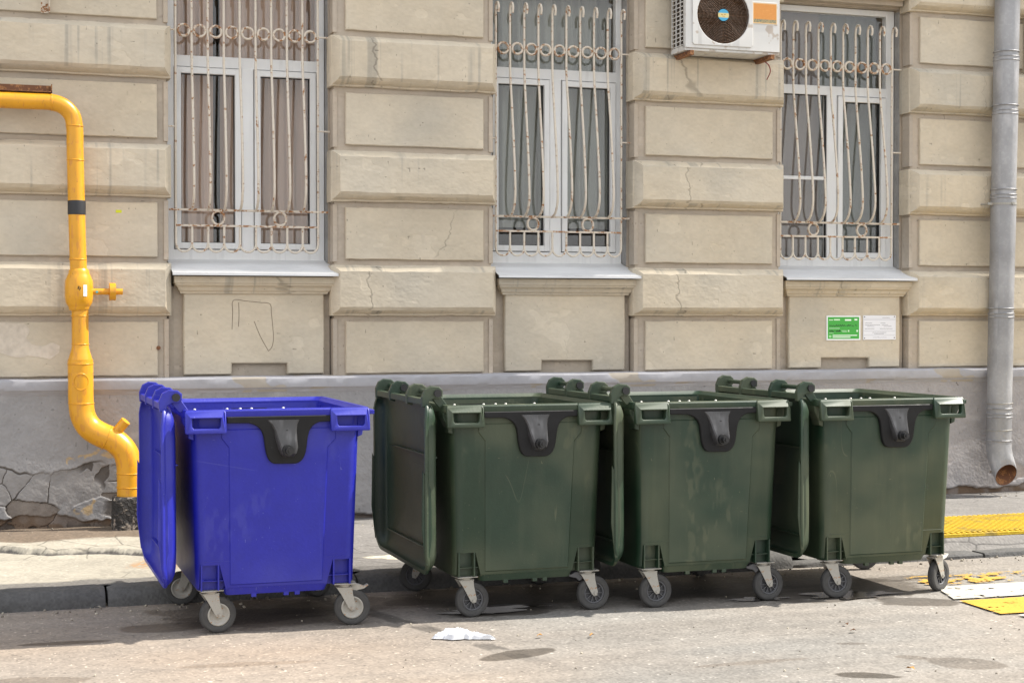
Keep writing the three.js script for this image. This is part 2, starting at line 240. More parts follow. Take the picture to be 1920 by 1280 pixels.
// plinth: grey painted render, cracked and peeling in layers towards the ground on the left
const crackSeg = (pts, x, y) => { let m = 9; for (let i = 0; i + 1 < pts.length; i++) { const [ax, ay] = pts[i], [bx, by] = pts[i + 1], dx = bx - ax, dy = by - ay; const t = Math.min(1, Math.max(0, ((x - ax) * dx + (y - ay) * dy) / (dx * dx + dy * dy))); m = Math.min(m, Math.hypot(x - ax - t * dx, y - ay - t * dy)); } return m; };
const CR = [[[0.1, 0.60], [0.20, 0.63], [0.27, 0.655], [0.36, 0.60], [0.44, 0.555], [0.50, 0.55]], [[0.43, 0.55], [0.445, 0.40], [0.47, 0.36], [0.53, 0.30], [0.55, 0.22], [0.62, 0.19], [0.72, 0.20]], [[0.1, 0.435], [0.2, 0.425], [0.3, 0.44], [0.43, 0.42]], [[0.16, 0.335], [0.30, 0.315], [0.40, 0.345], [0.45, 0.33]], [[0.1, 0.295], [0.25, 0.285], [0.4, 0.295], [0.47, 0.28]], [[0.55, 0.235], [0.70, 0.215], [0.83, 0.235], [0.95, 0.265]], [[0.60, 0.52], [0.72, 0.50], [0.80, 0.535], [0.88, 0.555], [0.93, 0.52], [1.0, 0.53]], [[1.05, 1.19], [1.12, 1.12], [1.10, 1.05]], [[8.0, 1.19], [8.05, 1.1]], [[5.6, 1.2], [5.63, 1.12]]];
function cell(x, y) {                                             // nearest jittered point: its id and the margin to the next one
  const xi = Math.floor(x), yi = Math.floor(y); let d1 = 9, d2 = 9, id = 0;
  for (let j = -1; j < 2; j++) for (let i = -1; i < 2; i++) { const px = xi + i + hsh(xi + i, yi + j), py = yi + j + hsh(xi + i + 71, yi + j + 13), d = Math.hypot(px - x, py - y); if (d < d1) { d2 = d1; d1 = d; id = hsh(xi + i + 5, yi + j + 99); } else if (d < d2) d2 = d; }
  return [id, d2 - d1];
}
function plinthAt(x, y) {
  const wx = x + 0.06 * (fbm(x * 8, y * 8, 4) - 0.5), wy = y + 0.06 * (fbm(x * 8 + 9, y * 8, 4) - 0.5);
  const lowL = sst(1.75, 1.25, x), rag = 0.16 * (fbm(x * 2.4, 3.1, 4) - 0.5) + 0.05 * (fbm(x * 11, y * 11, 3) - 0.5);
  const [id, mg] = cell(wx * 4.2 + 0.3, wy * 5.6 + 0.2);
  const edgeT = 0.60 + rag, inL = y < edgeT ? lowL : 0;                                           // flaking zone under a ragged line
  const lim = mix(0.20, 0.255, lowL), off1 = sst(lim + 0.006, lim - 0.006, wy + rag * 0.8);       // render lost down to the backing
  let lay = inL * (id > 0.42 ? 1 : 0.25), deep = inL * (id > 0.80 && y < 0.42 ? 1 : 0);
  const chipR = sst(0.60, 0.62, fbm(x * 5 + 33, y * 6, 4)) * sst(0.5, 0.25, y) * sst(7.4, 7.9, x);
  const tp = (l, w, f) => sst(w, w * 0.7, crackSeg(l, wx, wy) + w * 1.6 * (fbm(x * f, y * f, 3) - 0.42));
  const tanP = Math.min(1, tp([[0.62, 0.665], [0.72, 0.68], [0.80, 0.715], [0.88, 0.70], [0.97, 0.685]], 0.030, 20) + tp([[0.66, 0.29], [0.74, 0.30], [0.77, 0.36]], 0.036, 24));
  const w = 0.05 * sst(0.35, 0.8, fbm(x * 6 + 5, y * 6, 3)), crack = Math.max(inL * sst(w, w * 0.4, mg) * sst(0.30, 0.45, fbm(x * 3, y * 3 + 8, 2)), sst(0.010, 0.004, Math.abs(y - edgeT)) * lowL * sst(0.45, 0.6, fbm(x * 4, 9, 3)), sst(0.004, 0.0015, crackSeg(CR[7], wx, wy)), sst(0.004, 0.0015, crackSeg(CR[8], wx, wy)), sst(0.004, 0.0015, crackSeg(CR[9], wx, wy)));
  const h = Math.min(0, -0.034 * off1 + 0.0) - 0.008 * lay * (1 - off1) - 0.012 * deep * (1 - off1) - 0.02 * chipR - 0.010 * crack + 0.012 * (fbm(x * 3, y * 3, 3) - 0.5) + 0.006 * (fbm(x * 14, y * 14, 3) - 0.5) + 0.010 * inL * (id - 0.5) * sst(0, 0.4, mg);
  return { h, off1, lay, deep, chipR, tanP, crack };
}
{
  for (const [X0, X1, NX, NY, TW, TH] of [[-0.9, 2.5, 680, 200, 2048, 1024], [2.5, 10.4, 700, 100, 2048, 512]]) {
  const Y0 = 0.06, Y1 = 1.135;
  const g = new THREE.PlaneGeometry(X1 - X0, Y1 - Y0, NX, NY); g.translate((X0 + X1) / 2, (Y0 + Y1) / 2, 0.055);
  const p = g.attributes.position, uv = g.attributes.uv;
  for (let i = 0; i < p.count; i++) { const q = plinthAt(p.getX(i), p.getY(i)); p.setZ(i, 0.055 + q.h); uv.setXY(i, (p.getX(i) - X0) / (X1 - X0), (p.getY(i) - Y0) / (Y1 - Y0)); }
  g.computeVertexNormals();
  const t = texSet(TW, TH, (u, v) => {
    const x = mix(X0, X1, u), y = mix(Y0, Y1, v), q = plinthAt(x, y), m = fbm(x * 1.6, y * 2.2, 4), f = fbm(x * 16, y * 16, 3), gr = fbm(x * 60, y * 60, 2);
    const right = sst(5.5, 7.5, x), k = (0.84 + 0.36 * (m - 0.5) + 0.12 * (f - 0.5) + 0.10 * (gr - 0.5));
    let c = [mix(0.335, 0.40, right) * k, mix(0.325, 0.375, right) * k, mix(0.325, 0.370, right) * k];
    const scuff = sst(0.66, 0.80, fbm(x * 3 + y * 2.4, y * 9 - x * 1.5, 3)) * 0.16; c = c.map(v2 => v2 * (1 + scuff));
    const L = (to, a) => { c = c.map((v2, n) => mix(v2, to[n] * (0.8 + 0.4 * f), a)); };
    L([0.285, 0.268, 0.255], q.lay * 0.75); L([0.22, 0.18, 0.145], q.deep * 0.8); L([0.155, 0.105, 0.07], q.off1 * (0.65 + 0.35 * sst(0.4, 0.6, fbm(x * 8, y * 8, 2)))); L([0.36, 0.28, 0.22], q.chipR * 0.7); L([0.47, 0.345, 0.20], q.tanP * sst(0.35, 0.5, f)); L([0.085, 0.070, 0.058], q.crack * 0.8);
    const sp = vn(x * 38, y * 38); if (sp > 0.95) c = c.map(v2 => v2 * 0.72);
    return { c, h: 0.5 * f + 0.5 * gr };
  });
  mesh('plinth', g, std({ ...t, roughness: 0.9, bumpScale: 0.006 }), building);
  }
  // plinth cap moulding: rounded top edge
  const prof = [[-0.02, 1.130], [0.052, 1.128], [0.058, 1.133], [0.064, 1.150], [0.088, 1.168], [0.094, 1.19], [0.092, 1.232], [0.080, 1.246], [-0.02, 1.252]];
  const N = 260, rings = prof.map(([z, y]) => { const o = []; for (let i = 0; i <= N; i++) { const x = mix(-1.6, 10.4, i / N); const j = 0.010 * (fbm(x * 5, y * 20, 3) - 0.5); o.push([x, y + j * 0.6, z + (z > 0 ? j : 0)]); } return o; });
  const pos = []; for (let k = 0; k + 1 < rings.length; k++) for (let i = 0; i < N; i++) pos.push(...rings[k][i], ...rings[k][i + 1], ...rings[k + 1][i + 1], ...rings[k][i], ...rings[k + 1][i + 1], ...rings[k + 1][i]);
  const cg = new THREE.BufferGeometry(); cg.setAttribute('position', new THREE.Float32BufferAttribute(pos, 3)); cg.setAttribute('uv', new THREE.Float32BufferAttribute(new Float32Array(pos.length / 3 * 2), 2));
  const capMat = std({ ...texSet(512, 512, (u, v) => { const x = u * 3, y = v * 3, m = fbm(x * 2, y * 2, 4), f = fbm(x * 20, y * 20, 3), cr = sst(0.985, 0.996, ridge(x * 1.3 + 0.15 * fbm(x * 6, y * 14, 3), y * 0.3 + 4, 1)) * sst(0.45, 0.6, fbm(x, y + 7, 2)), ch = sst(0.66, 0.69, fbm(x * 4 + 11, y * 6, 3)); const k = (0.9 + 0.25 * (m - 0.5) + 0.12 * (f - 0.5)) * (1 - 0.6 * cr); return { c: [mix(0.41, 0.42, ch) * k, mix(0.405, 0.375, ch) * k, mix(0.43, 0.32, ch) * k], h: 0.5 + 0.5 * (f - 0.5) - 0.4 * cr - 0.2 * ch }; }), roughness: 0.88, bumpScale: 0.006 });
  mesh('plinth_cap', uvBox(toCreasedNormals(cg, 0.6), 3, [0.1, 0.3]), capMat, building);
}

{ // console of the doorway surround just right of the downpipe, a patch of newer render and scratches
  mesh('door_surround', uvBox(wornBlock(8.70, 10.2, 3.52, 4.9, [[-0.02, 0, 0, 0, 0], [0.10, 0, 0, 0, 0], [0.12, 0.02, 0.02, 0.02, 0.02]], 0.006), 3, [0.3, 0.2]), plasterB, building);
  const cs = new THREE.Shape(); cs.moveTo(0, 0); cs.bezierCurveTo(0.03, -0.02, 0.10, 0.06, 0.10, 0.16); cs.bezierCurveTo(0.10, 0.22, 0.15, 0.24, 0.15, 0.30); cs.lineTo(0, 0.30); cs.closePath(); const cg2 = extr(cs, 0.16, 0.006); cg2.rotateY(-Math.PI / 2); cg2.translate(8.92, 3.24, 0); mesh('console', uvBox(cg2, 3, [0.6, 0.1]), plasterB, building);
  const edge = [[-0.1, 1.655], [0.30, 1.652], [0.34, 1.60], [0.32, 1.54], [0.36, 1.50], [0.42, 1.485], [0.50, 1.51], [0.555, 1.48], [0.54, 1.43], [0.48, 1.385], [0.42, 1.40], [0.33, 1.42], [0.28, 1.40], [0.10, 1.44], [-0.1, 1.43]], pp = [];
  edge.forEach((p, i) => { const q = edge[(i + 1) % edge.length]; for (let k = 0; k < 6; k++) { const x = mix(p[0], q[0], k / 6), y = mix(p[1], q[1], k / 6); pp.push([x + 0.024 * (fbm(x * 14, y * 14, 3) - 0.5), y + 0.024 * (fbm(x * 14 + 5, y * 14, 3) - 0.5)]); } });
  mesh('bare_patch', uvBox(extr(lerpShape(pp), 0.0035, 0, 0.0255), 1, [0.3, 0.5]), std({ ...texSet(256, 256, (u, v) => { const f = fbm(u * 8, v * 8, 4), g = fbm(u * 40, v * 40, 2), k = 0.9 + 0.3 * (f - 0.5) + 0.2 * (g - 0.5); return { c: [0.66 * k, 0.58 * k, 0.48 * k], h: g }; }), roughness: 0.95, bumpScale: 0.004 }), building);
  const sc = [[[1.79, 1.60], [1.795, 1.72], [1.80, 1.815], [1.90, 1.81], [2.00, 1.80], [2.075, 1.79], [2.085, 1.72], [2.095, 1.62], [2.10, 1.52], [2.085, 1.46], [2.06, 1.435]], [[1.955, 1.66], [2.00, 1.55], [2.06, 1.44]], [[1.84, 1.80], [1.842, 1.70], [1.838, 1.62]]];
  for (const l of sc) mesh('scratch', tube(l.map(([x, y]) => V(x, y, -0.0268)), 0.0022, 40, 5), std({ color: lin(0.20, 0.16, 0.12), roughness: 1 }), building);
}
// ---------------------------------------------------------------- curtains behind the panes
function curtain(name, label, x0, x1, y0, y1, z, mat, folds, amp, gap) {
  const N = 200, g = new THREE.PlaneGeometry(x1 - x0, y1 - y0, N, 6); g.translate((x0 + x1) / 2, (y0 + y1) / 2, z);
  const p = g.attributes.position;
  for (let i = 0; i < p.count; i++) { const x = p.getX(i), y = p.getY(i), u = (x - x0) / (x1 - x0); p.setZ(i, z + amp * Math.sin(u * folds * 6.283 + 3 * vn(u * 5, y * 0.3)) + amp * 0.35 * Math.sin(u * folds * 11 + y * 0.4)); }
  g.computeVertexNormals();
  const b = g.clone(); b.translate(0, 0, -0.004);
  const m = mesh(name, merge([g, b]), mat); return tag(m, label, 'curtain');
}
curtain('curtain', 'brown curtain drawn behind the leftmost barred window', 1.36, 1.70, 1.9, 4.6, -0.38, curtainMat(0.42, 0.30, 0.225), 4, 0.016);
curtain('curtain', 'pleated brown curtain filling most of the leftmost window', 1.755, 2.53, 1.9, 4.6, -0.40, curtainMat(0.40, 0.29, 0.22), 8, 0.018);
curtain('curtain', 'grey green pleated curtain behind the middle barred window', 3.80, 4.98, 2.42, 4.6, -0.42, curtainMat(0.23, 0.242, 0.212), 9, 0.022);
curtain('curtain', 'flat grey green blind behind the right barred window', 6.93, 7.50, 1.9, 4.6, -0.42, curtainMat(0.135, 0.150, 0.136), 3, 0.010);
curtain('curtain', 'dull brown insect screen in the left half of the right barred window', 6.36, 6.90, 1.9, 4.6, -0.36, curtainMat(0.165, 0.145, 0.130), 1, 0.002);

// ---------------------------------------------------------------- window grilles
const bar = 0.0097, GZ = -0.07;
const gw = (geo, s = 0.5) => uvBox(geo, s, [rnd(), rnd()]);
function grille(x0, label) {
  const st = 0.1185, t = thing('window_grille', label, 'window grille', [x0, 2.17, GZ], 'rusty cream window grilles');
  const Y = y => y - 2.17, X = k => k * st, W = 9 * st, yr = 3.812;
  for (let k = 0; k < 10; k++) {
    const x = X(k), pts = [];
    const inner = k > 0 && k < 9;
    if (inner) { pts.push(V(x, Y(2.487), 0.0), V(x, Y(2.495), 0.03), V(x, Y(2.53), 0.085), V(x, Y(2.60), 0.122), V(x, Y(2.68), 0.130), V(x, Y(3.0), 0.098), V(x, Y(3.35), 0.045), V(x, Y(3.60), 0.006), V(x, Y(3.75), 0)); }
    else pts.push(V(x, Y(2.235), 0), V(x, Y(2.6), 0), V(x, Y(3.4), 0));
    pts.push(V(x, Y(4.0), 0), V(x, Y(4.105), 0), V(x, Y(4.145), 0.010), V(x, Y(4.165), 0.038), V(x, Y(4.150), 0.066), V(x, Y(4.115), 0.076), V(x, Y(4.080), 0.064));
    const jx = rr(-0.002, 0.002); pts.forEach((q, n) => { if (n > 3 && n < 7) q.x += jx; });
    mesh('bar', gw(tube(pts, bar, 70, 7)), grilleMat, t);
  }
  for (let k = 0; k < 9; k++) {
    const g = new THREE.TorusGeometry(0.0425, 0.0098, 8, 28); g.scale(1, 1, 1.5); g.translate(X(k) + st / 2, Y(yr), 0.002); mesh('ring', gw(g), grilleRust, t);
    const u = []; for (let i = 0; i <= 14; i++) { const a = Math.PI + Math.PI * i / 14; u.push(V(X(k) + st / 2 + (st / 2 - 0.002) * Math.cos(a), Y(2.235) + 0.058 * Math.sin(a), 0)); }
    mesh('scallop', gw(tube(u, bar * 0.9, 24, 7)), grilleMat, t);
    if (k) mesh('short_bar', gw(rodTo(V(X(k), Y(2.228), 0), V(X(k), Y(2.372), 0), bar * 0.95)), grilleMat, t);
  }
  for (const x of [2.62 * st, 6.55 * st]) { const g = new THREE.TorusGeometry(0.046, 0.0095, 8, 28); g.scale(1, 1.1, 1.4); g.translate(x, Y(2.430), 0); mesh('ring', gw(g), grilleRust, t); }
  mesh('rail', gw(box(-0.05, W + 0.075, Y(2.480), Y(2.495), -0.011, 0.011)), grilleRust, t);
  mesh('rail', gw(box(0, W, Y(2.364), Y(2.378), -0.011, 0.011)), grilleRust, t);
  for (const y of [yr, 3.10]) { mesh('wall_pin', gw(rodTo(V(-0.06, Y(y), 0), V(0, Y(y), 0), 0.007)), grilleMat, t); mesh('wall_pin', gw(rodTo(V(W, Y(y), 0), V(W + 0.09, Y(y), 0), 0.007)), grilleMat, t); }
  return t;
}
grille(1.385, 'cream bellied window grille with rusty rings on the leftmost window');
grille(3.872, 'cream bellied window grille with hooked bar tops on the middle window');
grille(6.378, 'cream bellied window grille on the right window beside the downpipe');

// ---------------------------------------------------------------- ground
const STAINS_AND_SHADE = [ // cx, cz, rx, rz, turn, darkness, wetness
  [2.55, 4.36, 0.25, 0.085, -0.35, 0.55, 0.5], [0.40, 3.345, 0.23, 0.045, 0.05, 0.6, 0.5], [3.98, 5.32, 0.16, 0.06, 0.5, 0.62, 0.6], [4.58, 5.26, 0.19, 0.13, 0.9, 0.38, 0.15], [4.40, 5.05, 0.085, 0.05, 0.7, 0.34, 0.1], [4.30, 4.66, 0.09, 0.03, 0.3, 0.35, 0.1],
  [2.90, 3.16, 0.40, 0.20, 0, 0.62, 0.75], [5.30, 3.72, 0.30, 0.13, 0.35, 0.55, 0.5], [4.95, 3.15, 0.75, 0.42, 0.1, 0.5, 0.5], [5.75, 2.95, 0.42, 0.10, 0, 0.42, 0.3], [1.0, 3.10, 0.28, 0.13, 0, 0.5, 0.4], [1.6, 3.0, 0.55, 0.3, 0, 0.4, 0.2], [2.05, 2.75, 0.5, 0.22, 0, 0.35, 0.2], [3.0, 2.75, 0.75, 0.40, 0, 0.55, 0.3], [4.1, 2.8, 0.75, 0.42, 0, 0.55, 0.3], [1.5, 2.75, 0.6, 0.35, 0, 0.45, 0.2], [0.25, 4.2, 0.22, 0.10, 0.2, 0.3, 0.1], [3.6, 4.9, 0.3, 0.04, 0, 0.2, 0], [3.55, 5.45, 0.16, 0.05, 0.4, 0.3, 0.1], [1.2, 4.15, 0.35, 0.05, 0.1, 0.2, 0]];  // damp marks, plus broad darkening that paints shade under the bins
function roadAt(x, z) {
  const m = fbm(x * 0.9, z * 1.4, 4), st = fbm(x * 0.8 + z * 0.05, z * 7, 4), f = fbm(x * 12, z * 12, 3), gr = fbm(x * 75, z * 75, 2);
  let k = 0.95 + 0.32 * (m - 0.5) + 0.34 * (st - 0.5) + 0.24 * (f - 0.5) + 0.46 * (gr - 0.5), warm = 0.16 * (fbm(x * 0.7 + 50, z * 1.5, 3) - 0.5) + 0.09 * sst(3.6, 1.2, x);
  let h = 0.45 + 0.55 * (gr - 0.5) + 0.3 * (f - 0.5), r = 0.86;
  let wet = 0;
  for (const [cx, cz, rx, rz, a, d, w] of STAINS_AND_SHADE) {
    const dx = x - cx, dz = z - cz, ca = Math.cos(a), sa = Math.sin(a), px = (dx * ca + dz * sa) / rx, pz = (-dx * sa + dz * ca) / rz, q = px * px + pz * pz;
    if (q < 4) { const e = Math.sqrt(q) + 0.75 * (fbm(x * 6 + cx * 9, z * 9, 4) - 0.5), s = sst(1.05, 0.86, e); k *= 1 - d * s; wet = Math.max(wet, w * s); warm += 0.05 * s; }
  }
  // old trench seam running away under the bins
  const sx = x - (2.02 + (z - 2.7) * 0.32 + 0.05 * (fbm(z * 4, 1.5, 3) - 0.5)), seam = sst(0.075, 0.04, Math.abs(sx)) * sst(4.9, 4.0, z); k *= 1 - 0.52 * seam * sst(0.25, 0.5, fbm(x * 9, z * 7, 3)); h -= 0.12 * seam;
    const s1 = vn(x * 62, z * 62), s2 = vn(x * 48 + 9, z * 48 + 3); let c = [0.240, 0.217, 0.192];
  if (s1 > 0.90 && wet < 0.4) { k *= 1 + 1.25 * sst(0.90, 0.97, s1); h += 0.2; } if (s2 < 0.09) { k *= 0.7; h -= 0.15; }
  k = Math.max(0.12, k);
  r = mix(r, 0.28, wet);
  return { c: [c[0] * k * (1 + warm), c[1] * k, c[2] * k * (1 - warm * 0.9)], h: mix(h, 0.4, wet), r };
}
{
  const X0 = -2.2, X1 = 8.6, Z0 = 2.2, Z1 = 7.6;
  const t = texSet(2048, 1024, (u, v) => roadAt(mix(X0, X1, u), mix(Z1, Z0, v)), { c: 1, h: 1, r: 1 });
  const g = new THREE.PlaneGeometry(X1 - X0, Z1 - Z0, 220, 110); g.rotateX(-Math.PI / 2); g.translate((X0 + X1) / 2, 0, (Z0 + Z1) / 2);
  const p = g.attributes.position; for (let i = 0; i < p.count; i++) { const x = p.getX(i), z = p.getZ(i), e = Math.min(x - X0, X1 - x, Z1 - z, 1); p.setY(i, 0.003 * (fbm(x * 1.1, z * 1.1, 3) - 0.5) * Math.max(0, e)); } g.computeVertexNormals();
  struct(mesh('road', g, std({ ...t, roughness: 1, bumpScale: 0.007 })), 'dusty worn grey asphalt road with damp stains and shade painted in under the bins');
  const far = texSet(512, 512, (u, v) => { const x = u * 4, y = v * 4; const k = 0.9 + 0.3 * (fbm(x * 2, y * 2, 4) - 0.5) + 0.3 * (fbm(x * 70, y * 70, 2) - 0.5); return { c: [0.236 * k, 0.216 * k, 0.194 * k], h: fbm(x * 75, y * 75, 2) }; });
  for (const q of [far.map, far.bumpMap]) q.repeat.set(75, 75);
  const fg = new THREE.PlaneGeometry(300, 300); fg.rotateX(-Math.PI / 2); fg.translate(0, -0.02, 60);
  struct(mesh('ground', fg, std({ ...far, roughness: 0.9, bumpScale: 0.006 })), 'asphalt ground continuing beyond the road');
}
// pavement with a broken top layer on the left and a ramp down at the crossing
const ridgeZ = x => 0.86 + 0.23 * sst(0.05, 0.5, x) + 0.28 * sst(0.6, 1.3, x) + 0.05 * (fbm(x * 5, 2, 4) - 0.5) + 0.03 * (fbm(x * 21, 7, 2) - 0.5);
function paveY(x, z) {
  let y = 0.108 + 0.050 * (1 - z / 2.2);
  const L = sst(2.3, 1.7, x);
  y += 0.042 * sst(0.014, -0.014, z - ridgeZ(x)) * L * (0.75 + 0.5 * fbm(x * 4, z * 4, 2));
  y -= 0.084 * sst(2.06, 2.21, z) * sst(4.9, 5.5, x);
  y -= 0.018 * sst(0.34, 0.18, z + 0.16 * (fbm(x * 3, z * 5, 3) - 0.5)) * sst(2.6, 1.5, x);
  return y + 0.008 * (fbm(x * 2.2, z * 2.2, 3) - 0.5) + 0.003 * (fbm(x * 13, z * 13, 2) - 0.5);
}
{
  const X0 = -1.6, X1 = 10.4, Z0 = 0.0, Z1 = 2.215, NX = 760, NZ = 150;
  const g = new THREE.PlaneGeometry(X1 - X0, Z1 - Z0, NX, NZ); g.rotateX(-Math.PI / 2); g.translate((X0 + X1) / 2, 0, (Z0 + Z1) / 2);
  const p = g.attributes.position; for (let i = 0; i < p.count; i++) p.setY(i, paveY(p.getX(i), p.getZ(i))); g.computeVertexNormals();
  const t = texSet(2048, 512, (u, v) => {
    const x = mix(X0, X1, u), z = mix(Z1, Z0, v), L = sst(2.05, 1.75, x + 0.3 * (fbm(x * 3, z * 3, 3) - 0.5)), m = fbm(x * 1.4, z * 2, 4), f = fbm(x * 11, z * 11, 3), gr = fbm(x * 70, z * 70, 2);
    const wx = x + 0.12 * (fbm(x * 4, z * 4, 2) - 0.5), wz = z + 0.12 * (fbm(x * 4 + 7, z * 4, 2) - 0.5);
    const [, pm] = cell(wx * 2.6, wz * 3.4), cr = sst(0.035, 0.012, pm) * sst(0.40, 0.55, fbm(x * 1.3 + 3, z * 1.3, 2));
    const k = (0.94 + 0.30 * (m - 0.5) + 0.22 * (f - 0.5) + 0.36 * (gr - 0.5)) * (1 - 0.5 * cr);
    let c = [mix(0.20, 0.335, L) * k, mix(0.187, 0.305, L) * k, mix(0.175, 0.250, L) * k];
    const To = (q, a) => { c = c.map((w, n) => mix(w, q[n] * (0.65 + 0.7 * gr), a)); };
    const dr = z - ridgeZ(x); To([0.075, 0.068, 0.062], sst(0.010, -0.006, Math.abs(dr - 0.018) - 0.010 - 0.075 * sst(0.40, 0.8, fbm(x * 3.3, 4.4, 3)) + 0.05 * (f - 0.45)) * L); To([0.105, 0.098, 0.092], sst(2.00, 2.06, z + 0.07 * (fbm(x * 5, z * 5, 3) - 0.5)) * 0.85 * sst(5.2, 4.6, x));  // dark ridge crack, then a grey kerb strip painting in the bin shadow
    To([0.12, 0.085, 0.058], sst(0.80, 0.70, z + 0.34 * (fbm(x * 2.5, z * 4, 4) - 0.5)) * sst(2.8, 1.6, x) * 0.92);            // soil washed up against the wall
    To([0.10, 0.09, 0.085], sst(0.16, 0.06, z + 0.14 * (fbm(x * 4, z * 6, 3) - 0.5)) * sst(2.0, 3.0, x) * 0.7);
    To([0.30, 0.165, 0.07], sst(0.22, 0.10, Math.hypot((x - 1.16) * 0.75, z - 1.60) + 0.16 * (fbm(x * 9, z * 9, 3) - 0.5)) * sst(0.35, 0.55, gr) );     // orange grit
    To([0.52, 0.48, 0.38], sst(0.02, -0.02, Math.hypot((x - 2.62) * 0.8, (z - 1.75) * 1.6) - 0.15 + 0.22 * (fbm(x * 7, z * 7, 4) - 0.5)));                // pale broken patch
    if (vn(x * 55, z * 55) > 0.93) c = c.map(w => w * 1.4);
    return { c, h: 0.45 + 0.5 * (gr - 0.5) + 0.3 * (f - 0.5) - 0.4 * cr };
  });
  struct(mesh('pavement', g, std({ ...t, roughness: 0.92, bumpScale: 0.007 })), 'cracked pavement along the foot of the wall');
}
const kerbMat = std({ ...texSet(512, 512, (u, v) => { const f = fbm(u * 14, v * 14, 3), g = fbm(u * 90, v * 90, 2), m = fbm(u * 3, v * 3, 3), k = 0.088 * (0.72 + 0.55 * m) * (0.75 + 0.5 * g) * (0.9 + 0.2 * f); return { c: [k * 1.03, k, k * 0.97], h: 0.5 * f + 0.5 * g }; }), roughness: 0.9, bumpScale: 0.006 });
{
  const kerb = new THREE.Group(); kerb.name = 'kerb'; struct(kerb, 'grey granite kerb between pavement and road'); scene.add(kerb);
  for (let i = 0; i < 8; i++) {
    const a = -2.3 + i * 1.5 + 0.008, b = a + 1.484, low = i >= 5, h = low ? 0.032 : 0.108;
    const prof = low ? [[2.20, -0.1], [2.36, -0.1], [2.36, h - 0.012], [2.35, h], [2.20, h]] : [[2.20, -0.1], [2.372, -0.1], [2.369, 0.035], [2.360, h - 0.046], [2.342, h - 0.022], [2.312, h - 0.006], [2.275, h], [2.20, h + 0.002]];
    const N = 30, R = []; for (let k = 0; k <= N; k++) { const x = mix(a, b, k / N), e = Math.min(k, N - k) / N, ch = 0.022 * sst(0.03, 0.0, e) * rnd(); R.push(prof.map(([z, y], n) => [x, y + (n >= 3 ? 0.010 * (fbm(x * 5, n * 3.3, 3) - 0.5) - ch : 0), z - (n > 0 && n < prof.length - 1 ? ch + 0.010 * (fbm(x * 6, n * 1.7 + 9, 3) - 0.5) : 0)])); }
    mesh('kerb_stone', uvBox(skin(R.map(r => r.slice().reverse()), true, true, 0.7), 1.2, [rnd(), rnd()]), kerbMat, kerb);
  }
}
// water lying in the hollows
const waterMat = std({ color: lin(0.030, 0.027, 0.024), roughness: 0.12 });
function puddle(cx, cz, rx, rz, label, sd) {
  const s = []; for (let i = 0; i < 64; i++) { const a = i / 64 * 6.2832, r = 0.75 + 1.3 * (fbm(Math.cos(a) * 2.2 + sd, Math.sin(a) * 2.2 + sd, 4) - 0.5); s.push([Math.cos(a) * rx * r, Math.sin(a) * rz * r]); }
  const g = new THREE.ShapeGeometry(lerpShape(s)); g.rotateX(-Math.PI / 2); g.translate(cx, 0.0075, cz);
  return struct(mesh('puddle_water', g, waterMat), label);
}
puddle(2.80, 3.16, 0.34, 0.12, 'small puddle under the first green container', 3);
puddle(5.02, 3.40, 0.36, 0.16, 'puddle under the rightmost green container', 8.5);
puddle(4.40, 3.36, 0.22, 0.09, 'narrow puddle under the middle green container', 14);
// crossing paint
function paint(name, label, pts, col, wear, y) {
  const s = new THREE.ShapeGeometry(lerpShape(pts.map(([x, z]) => [x, -z]))); s.rotateX(-Math.PI / 2); s.translate(0, y, 0);
  const p = s.attributes.position, uv = s.attributes.uv; for (let i = 0; i < p.count; i++) uv.setXY(i, p.getX(i) / 2, p.getZ(i) / 2);
  const t = texSet(512, 512, (u, v) => { const x = u * 2, z = v * 2, f = fbm(x * 16, z * 22, 4), g = fbm(x * 80, z * 80, 2), k = 0.86 + 0.25 * (fbm(x * 5, z * 9, 3) - 0.5) + 0.2 * (g - 0.5); return { c: col.map(c => c * k), a: sst(wear - 0.03, wear + 0.03, f * 0.75 + g * 0.25), h: 0 }; }, { c: 1, a: 1 });
  return struct(mesh(name, s, std({ ...t, roughness: 0.8, transparent: true })), label);
}
paint('crossing_stripe', 'white stripe of the pedestrian crossing', [[5.66, 3.34], [8.4, 3.40], [8.4, 3.80], [5.52, 3.745]], [0.60, 0.56, 0.48], 0.33, 0.010);
paint('crossing_stripe', 'yellow stripe of the pedestrian crossing in front', [[5.52, 3.80], [8.4, 3.86], [8.4, 4.30], [5.50, 4.235]], [0.62, 0.36, 0.035], 0.30, 0.010);
paint('crossing_stripe', 'worn yellow stripe of the crossing beside the kerb', [[5.66, 2.95], [8.4, 2.98], [8.4, 3.33], [5.66, 3.27]], [0.58, 0.34, 0.05], 0.53, 0.010);
paint('crossing_stripe', 'nearest white stripe of the pedestrian crossing', [[5.58, 4.29], [8.4, 4.36], [8.4, 4.76], [5.58, 4.70]], [0.60, 0.56, 0.48], 0.33, 0.010);
